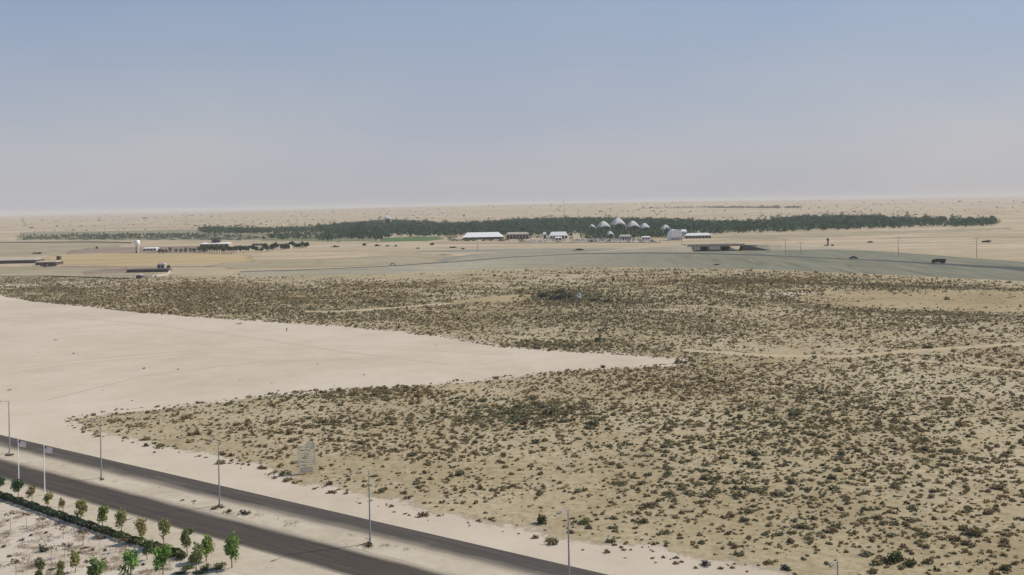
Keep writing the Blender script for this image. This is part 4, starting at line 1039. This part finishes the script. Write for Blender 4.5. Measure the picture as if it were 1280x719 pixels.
# overpass
xb0, yb0, _ = P(868, 315.5); xb1, yb1, _ = P(934, 315.5)
x0, x1 = xb0, xb1; Y = yb0; HB = 6.0
e = empty('overpass', ((x0 + x1) / 2, Y, 0)); tag(e, 'low concrete overpass with dark openings over the highway', 'bridge')
hwid = (x1 - x0) / 2
mb = MB(); mb.box(-hwid - 4, hwid + 2, 0, 34, HB - 1.1, HB - .1); mb.build('deck', M_darkconc, e)
mb = MB(); mb.box(-hwid - 6, hwid + 2, -.3, 0.0, HB - 1.15, HB + .8); mb.build('parapet', M_tanwall, e)
for k, cx in enumerate((-hwid * .42, hwid * .45)):
    for yy in (1.5, 9, 17, 25, 32):
        mb = MB(); mb.box(cx - .9, cx + .9, yy - .7, yy + .7, 0, HB - 1.12); mb.build('pier', M_darkconc, e)
mb = MB(); mb.poly([(hwid, -.2, HB - 1.2), (hwid, -.2, 0), (hwid + 26, -6, 0), (hwid + 3, -.2, HB - .2), (hwid, 11, HB - 1.2), (hwid, 11, 0), (hwid + 24, 11, 0), (hwid + 3, 11, HB - .2)],
                   [(0, 1, 2, 3), (3, 2, 6, 7), (0, 3, 7, 4), (0, 4, 5, 1)]); mb.build('abutment', plain('abutment_painted_shade', (.15, .13, .11), .9, .2, .5), e)  # right abutment's shadow is painted in as a dark base colour
mb = MB(); mb.poly([(-hwid, -.2, HB - 1.2), (-hwid, -.2, 0), (-hwid - 3, -.2, HB - .2), (-hwid - 22, -3, 0), (-hwid, 11, HB - 1.2), (-hwid, 11, 0), (-hwid - 3, 11, HB - .2), (-hwid - 22, 11, 0)],
                   [(0, 2, 3, 1), (2, 6, 7, 3), (0, 4, 6, 2), (0, 1, 5, 4)]); mb.build('abutment', M_tanwall, e)
sheet('underpass_road', [(x0 + 4, Y - 14), (x1 - 3, Y - 14), (x1 + 14, Y + 150), (x0 + 20, Y + 150)], .03, M_hidark2, 1.5, 20, .2, world=True, label='dark asphalt passing under the overpass')
# road embankment leading off both ends of the bridge
def approach(sx, xs, L, lab):
    V = []; F = []
    for k in range(13):
        t = k / 12; h = HB * (1 - t * t * (3 - 2 * t)) - .15; xx = xs + sx * L * t; yy = Y + 6 + t * 10; wd = 5.5; sl = 2.2 if (sx < 0 or t > .3) else .25 + t * 6.5
        V += [(xx, yy - wd - h * sl, .01), (xx, yy - wd, max(.05, h)), (xx, yy + wd, max(.05, h)), (xx, yy + wd + h * 2.2, .01)]
    for k in range(12):
        for j in range(3): F.append((k * 4 + j, (k + 1) * 4 + j, (k + 1) * 4 + j + 1, k * 4 + j + 1))
    me = bpy.data.meshes.new('road_embankment'); me.from_pydata(V, [], F)
    me.materials.append(ground_mat('approach_soil', [(.3, (.36, .31, .23)), (.7, (.48, .42, .32))], s1=.03, s2=.2)); me.update()
    structure(link('road_embankment', me), lab)
approach(-1, x0 - 3, 130, 'tan embankment carrying the crossing road left of the overpass')
approach(1, x1 + 2, 130, 'tan embankment carrying the crossing road right of the overpass')

# highway light columns, mast and small tower
def column(px, py, top, lab):
    x, y, _ = P(px, py); h = (py - top) * y / FPX; e = empty('light_column', (x, y, 0)); tag(e, lab, 'light column', 'light columns along the far highway')
    mb = MB(); mb.tube([(0, 0, 0), (0, 0, h)], [.26, .16], 8); mb.build('pole', M_steel, e)
    mb = MB(); mb.box(-1.8, 1.8, -.1, .1, h, h + .15); mb.box(-2.2, -1.2, -.2, .2, h - .02, h + .22); mb.box(1.2, 2.2, -.2, .2, h - .02, h + .22); mb.build('lantern', M_lantern, e)
for a in ((982, 319, 300, 'far light column right of the overpass'), (1123, 321, 297, 'far light column left of the dark lorry'), (1221, 322.5, 298, 'far light column right of the dark lorry'), (852, 314, 296, 'far light column left of the overpass'),
          (1001, 318, 303, 'short far light column second to the right of the overpass'), (597, 314, 297, 'far light column in front of the long white hall')): column(*a)
x, y, _ = P(705.5, 286); h = (286 - 249.5) * y / FPX
e = empty('radio_mast', (x, y, 0)); tag(e, 'thin tall radio mast rising above the wood', 'mast'); mb = MB()
for k in range(3):
    a = k * 2.094; mb.tube([(math.cos(a) * .9, math.sin(a) * .9, 0), (math.cos(a) * .35, math.sin(a) * .35, h)], [.16, .1], 5)
mb.build('legs', M_steel, e); mb = MB(); N = 22
for k in range(N):
    z0_, z1_ = h * k / N, h * (k + 1) / N; r0 = .9 - .55 * k / N; r1 = .9 - .55 * (k + 1) / N
    for q in range(3):
        a, b = q * 2.094, (q + 1) * 2.094; mb.tube([(math.cos(a) * r0, math.sin(a) * r0, z0_), (math.cos(b) * r1, math.sin(b) * r1, z1_)], [.07, .07], 4, cap=False)
mb.build('bracing', M_steel, e)
x, y, _ = P(1035, 307.5); s = y / FPX
e = empty('small_tower', (x, y, 0)); tag(e, 'small dark tower beside the far right sand track', 'tower')
mb = MB(); mb.tube([(0, 0, 0), (0, 0, 6 * s)], [1.0 * s, .9 * s], 10); mb.build('shaft', M_brownwall, e)
mb = MB(); mb.tube([(0, 0, 6 * s), (0, 0, 6.8 * s), (0, 0, 9 * s), (0, 0, 9.8 * s)], [.9 * s, 1.5 * s, 1.5 * s, .5 * s], 12); mb.build('tank', M_brownwall, e)
mb = MB(); mb.box(-3.5 * s, -1.2 * s, -2, 2, 0, 1.8 * s); mb.build('annex', M_wall, e)
for px, py, r, h, lab in ((1041, 307.5, 2.2, 2.2, 'dark bush at the right foot of the small tower'), (1233, 303, 5, 3, 'lone dark bush heap on the far right sand'), (539, 306.5, 4, 3, 'lone dark bush in front of the bright lawn'),
                          (454, 307, 5, 3.5, 'leftmost dark bush below the tree belt'), (473, 307.5, 5, 3.5, 'second dark bush below the tree belt'), (484, 308, 3.5, 2, 'small third dark bush below the tree belt'), (494, 308, 3.5, 2, 'small fourth dark bush below the tree belt'),
                          (522, 311, 2.5, 2, 'tiny dark bush at the edge of the far carriageway'), (566, 310, 5, 2.5, 'wide dark bush below the long white hall'), (578, 311.5, 2.5, 2, 'small bush right of the wide dark bush'), (418, 309, 6, 2.2, 'low dark bush left of the four bushes'),
                          (820, 312.5, 3, 2, 'bush on the far carriageway verge left of overpass'), (725, 313.5, 8, 2, 'flat bush on the far carriageway verge'), (46, 317.5, 6, 2.5, 'dark bush behind the long left shed'), (210, 335, 2.5, 3.4, 'dark round bush at the right end of the brown shed'),
                          (122, 311, 2.5, 3.5, 'dark bush left of the water tower'), (896, 332, 2.5, 1.6, 'dark bush on the embankment below the overpass')):
    one_shrub(px, py, r, h, (.05, .055, .04), lab, 'bush', 'far_bush', None, 50, .45)

# ------------------------------------------------------------ far trees as things
def far_tree_meshes(h, w, col, nl, ls, k=3):
    out = []
    for _ in range(k):
        mb = MB(); mb.tube([(0, 0, 0), (.1, 0, h * .5), (0, 0, h * .8)], [.28, .2, .08], 6); out.append((mb.mesh('trunk', M_bark), crown_mesh(nl, w / 2, h * .38, h * .2, ls, col)))
    return out
def far_tree(px, py, T, sc, lab, group, name='far_tree', rz=None):
    x, y, _ = P(px, py); e = empty(name, (x, y, 0), random.uniform(0, 6.28)); e.scale = (sc, sc, sc * random.uniform(.85, 1.15)); tag(e, lab, 'tree', group)
    t, c = random.choice(T); link('trunk', t, parent=e); link('crown', c, parent=e)
T1 = far_tree_meshes(7.5, 6.5, (.034, .085, .048), 90, 1.3); T2 = far_tree_meshes(6, 4.0, (.05, .085, .05), 60, 1.1); T3 = far_tree_meshes(7.5, 8.5, (.035, .085, .045), 150, 1.5)
for k in range(26):
    far_tree(297 + k * 3.55 + random.uniform(-1.2, 1.2), 317.8 - k * .27 + random.uniform(-3.5, .2), T3, random.uniform(.85, 1.2), 'dense dark tree in the grove left of the pale embankment', 'dark trees of the left grove', 'grove_tree')
for px in (199, 203, 208, 213, 220, 226, 232, 238, 243): far_tree(px, 317.2 + random.uniform(-.6, .3), T1, random.uniform(.7, .95), 'small dark tree in the row between water tower and palms', 'row of trees right of the water tower', 'grove_tree')
px = 26
while px < 250:
    far_tree(px, 297.5 - px * .012 + random.uniform(-1.5, 1), T2, random.uniform(.7, 1.25), 'small tree in the sparse far left belt', 'sparse far trees at the left', 'far_tree'); px += random.uniform(2.4, 6)
for px, py, s in ((341, 299, 1), (352, 300, .9), (373, 300, 1.0), (388, 299, .9), (396, 299, .8), (410, 303, 1.5), (414, 302, 1.2), (424, 299, .9), (431, 298, .9), (440, 300, .9), (448, 301, 1.3), (454, 301, 1.4), (462, 300, 1.0), (470, 302, 1.4), (476, 302, 1.3), (366, 298, .8), (330, 300, .9)):
    far_tree(px, py, T1, s, 'dark tree standing on the dull green lawn', 'dark trees on the dull lawn', 'lawn_tree')
for k in range(34):
    px = 560 + k * 8.2 + random.uniform(-3, 3)
    far_tree(px, 296.5 - (px > 730) * 1.5 + random.uniform(-1.5, 1), T1, random.uniform(.7, 1.0), 'dark tree among the club buildings at the front of the wood', 'dark trees among the club buildings', 'club_tree')
# date palms
def palm_parts(h):
    mb = MB(); mb.tube([(0, 0, 0), (.15, 0, h * .5), (.1, .05, h)], [.32, .26, .24], 8); t = mb.mesh('trunk', M_bark)
    V = []; F = []; 
    for k in range(70):
        a = random.uniform(0, 6.28); up = random.uniform(-.5, 1.3); L = random.uniform(2.4, 3.4); w = .75; base = len(V)
        for q in range(5):
            u = q / 4; r = L * u * math.cos(up * .7); z = h + L * u * math.sin(up) - 1.3 * u * u * L * .5
            ww = w * math.sin(math.pi * (.15 + .8 * u)); V += [(.1 + r * math.cos(a) - ww * math.sin(a), r * math.sin(a) + ww * math.cos(a), z), (.1 + r * math.cos(a) + ww * math.sin(a), r * math.sin(a) - ww * math.cos(a), z)]
        for q in range(4): F.append((base + 2 * q, base + 2 * q + 1, base + 2 * q + 3, base + 2 * q + 2))
    c = np_mesh('crown', V, F, M_leaf, tint=np.tile([.05, .085, .04], (len(V), 1)) * rng.uniform(.7, 1.3, (len(V), 1)))
    return t, c
pp = [palm_parts(4.6), palm_parts(5.2)]
for k, px in enumerate(np.arange(250, 297, 3.0)):
    x, y, _ = P(px, 317.5 + random.uniform(-3, .3)); e = empty('date_palm', (x, y, 0), random.uniform(0, 6)); e.scale = (1.15,) * 3; tag(e, 'dark date palm in the row before the low white roofed building', 'palm', 'row of date palms')
    t, c = pp[k % 2]; link('trunk', t, parent=e); link('crown', c, parent=e)

# ------------------------------------------------------------ haze
mb = MB(); mb.box(-27000, 27000, -60, 26500, -1.0, 75.0)
hz = mb.mesh('haze'); m = bpy.data.materials.new('haze_air'); m.use_nodes = True; nt = m.node_tree
nt.nodes.remove(nt.nodes['Principled BSDF']); pv = nt.nodes.new('ShaderNodeVolumePrincipled')
pv.inputs['Color'].default_value = (.80, .80, .82, 1); pv.inputs['Density'].default_value = 7.5e-5; pv.inputs['Anisotropy'].default_value = 0.0
nt.links.new(pv.outputs[0], nt.nodes['Material Output'].inputs['Volume'])
hz.materials.append(m); m.cycles.homogeneous_volume = True if hasattr(m.cycles, 'homogeneous_volume') else False
tag(link('haze', hz), 'pale dusty haze over the whole plain', 'haze', kind='stuff')
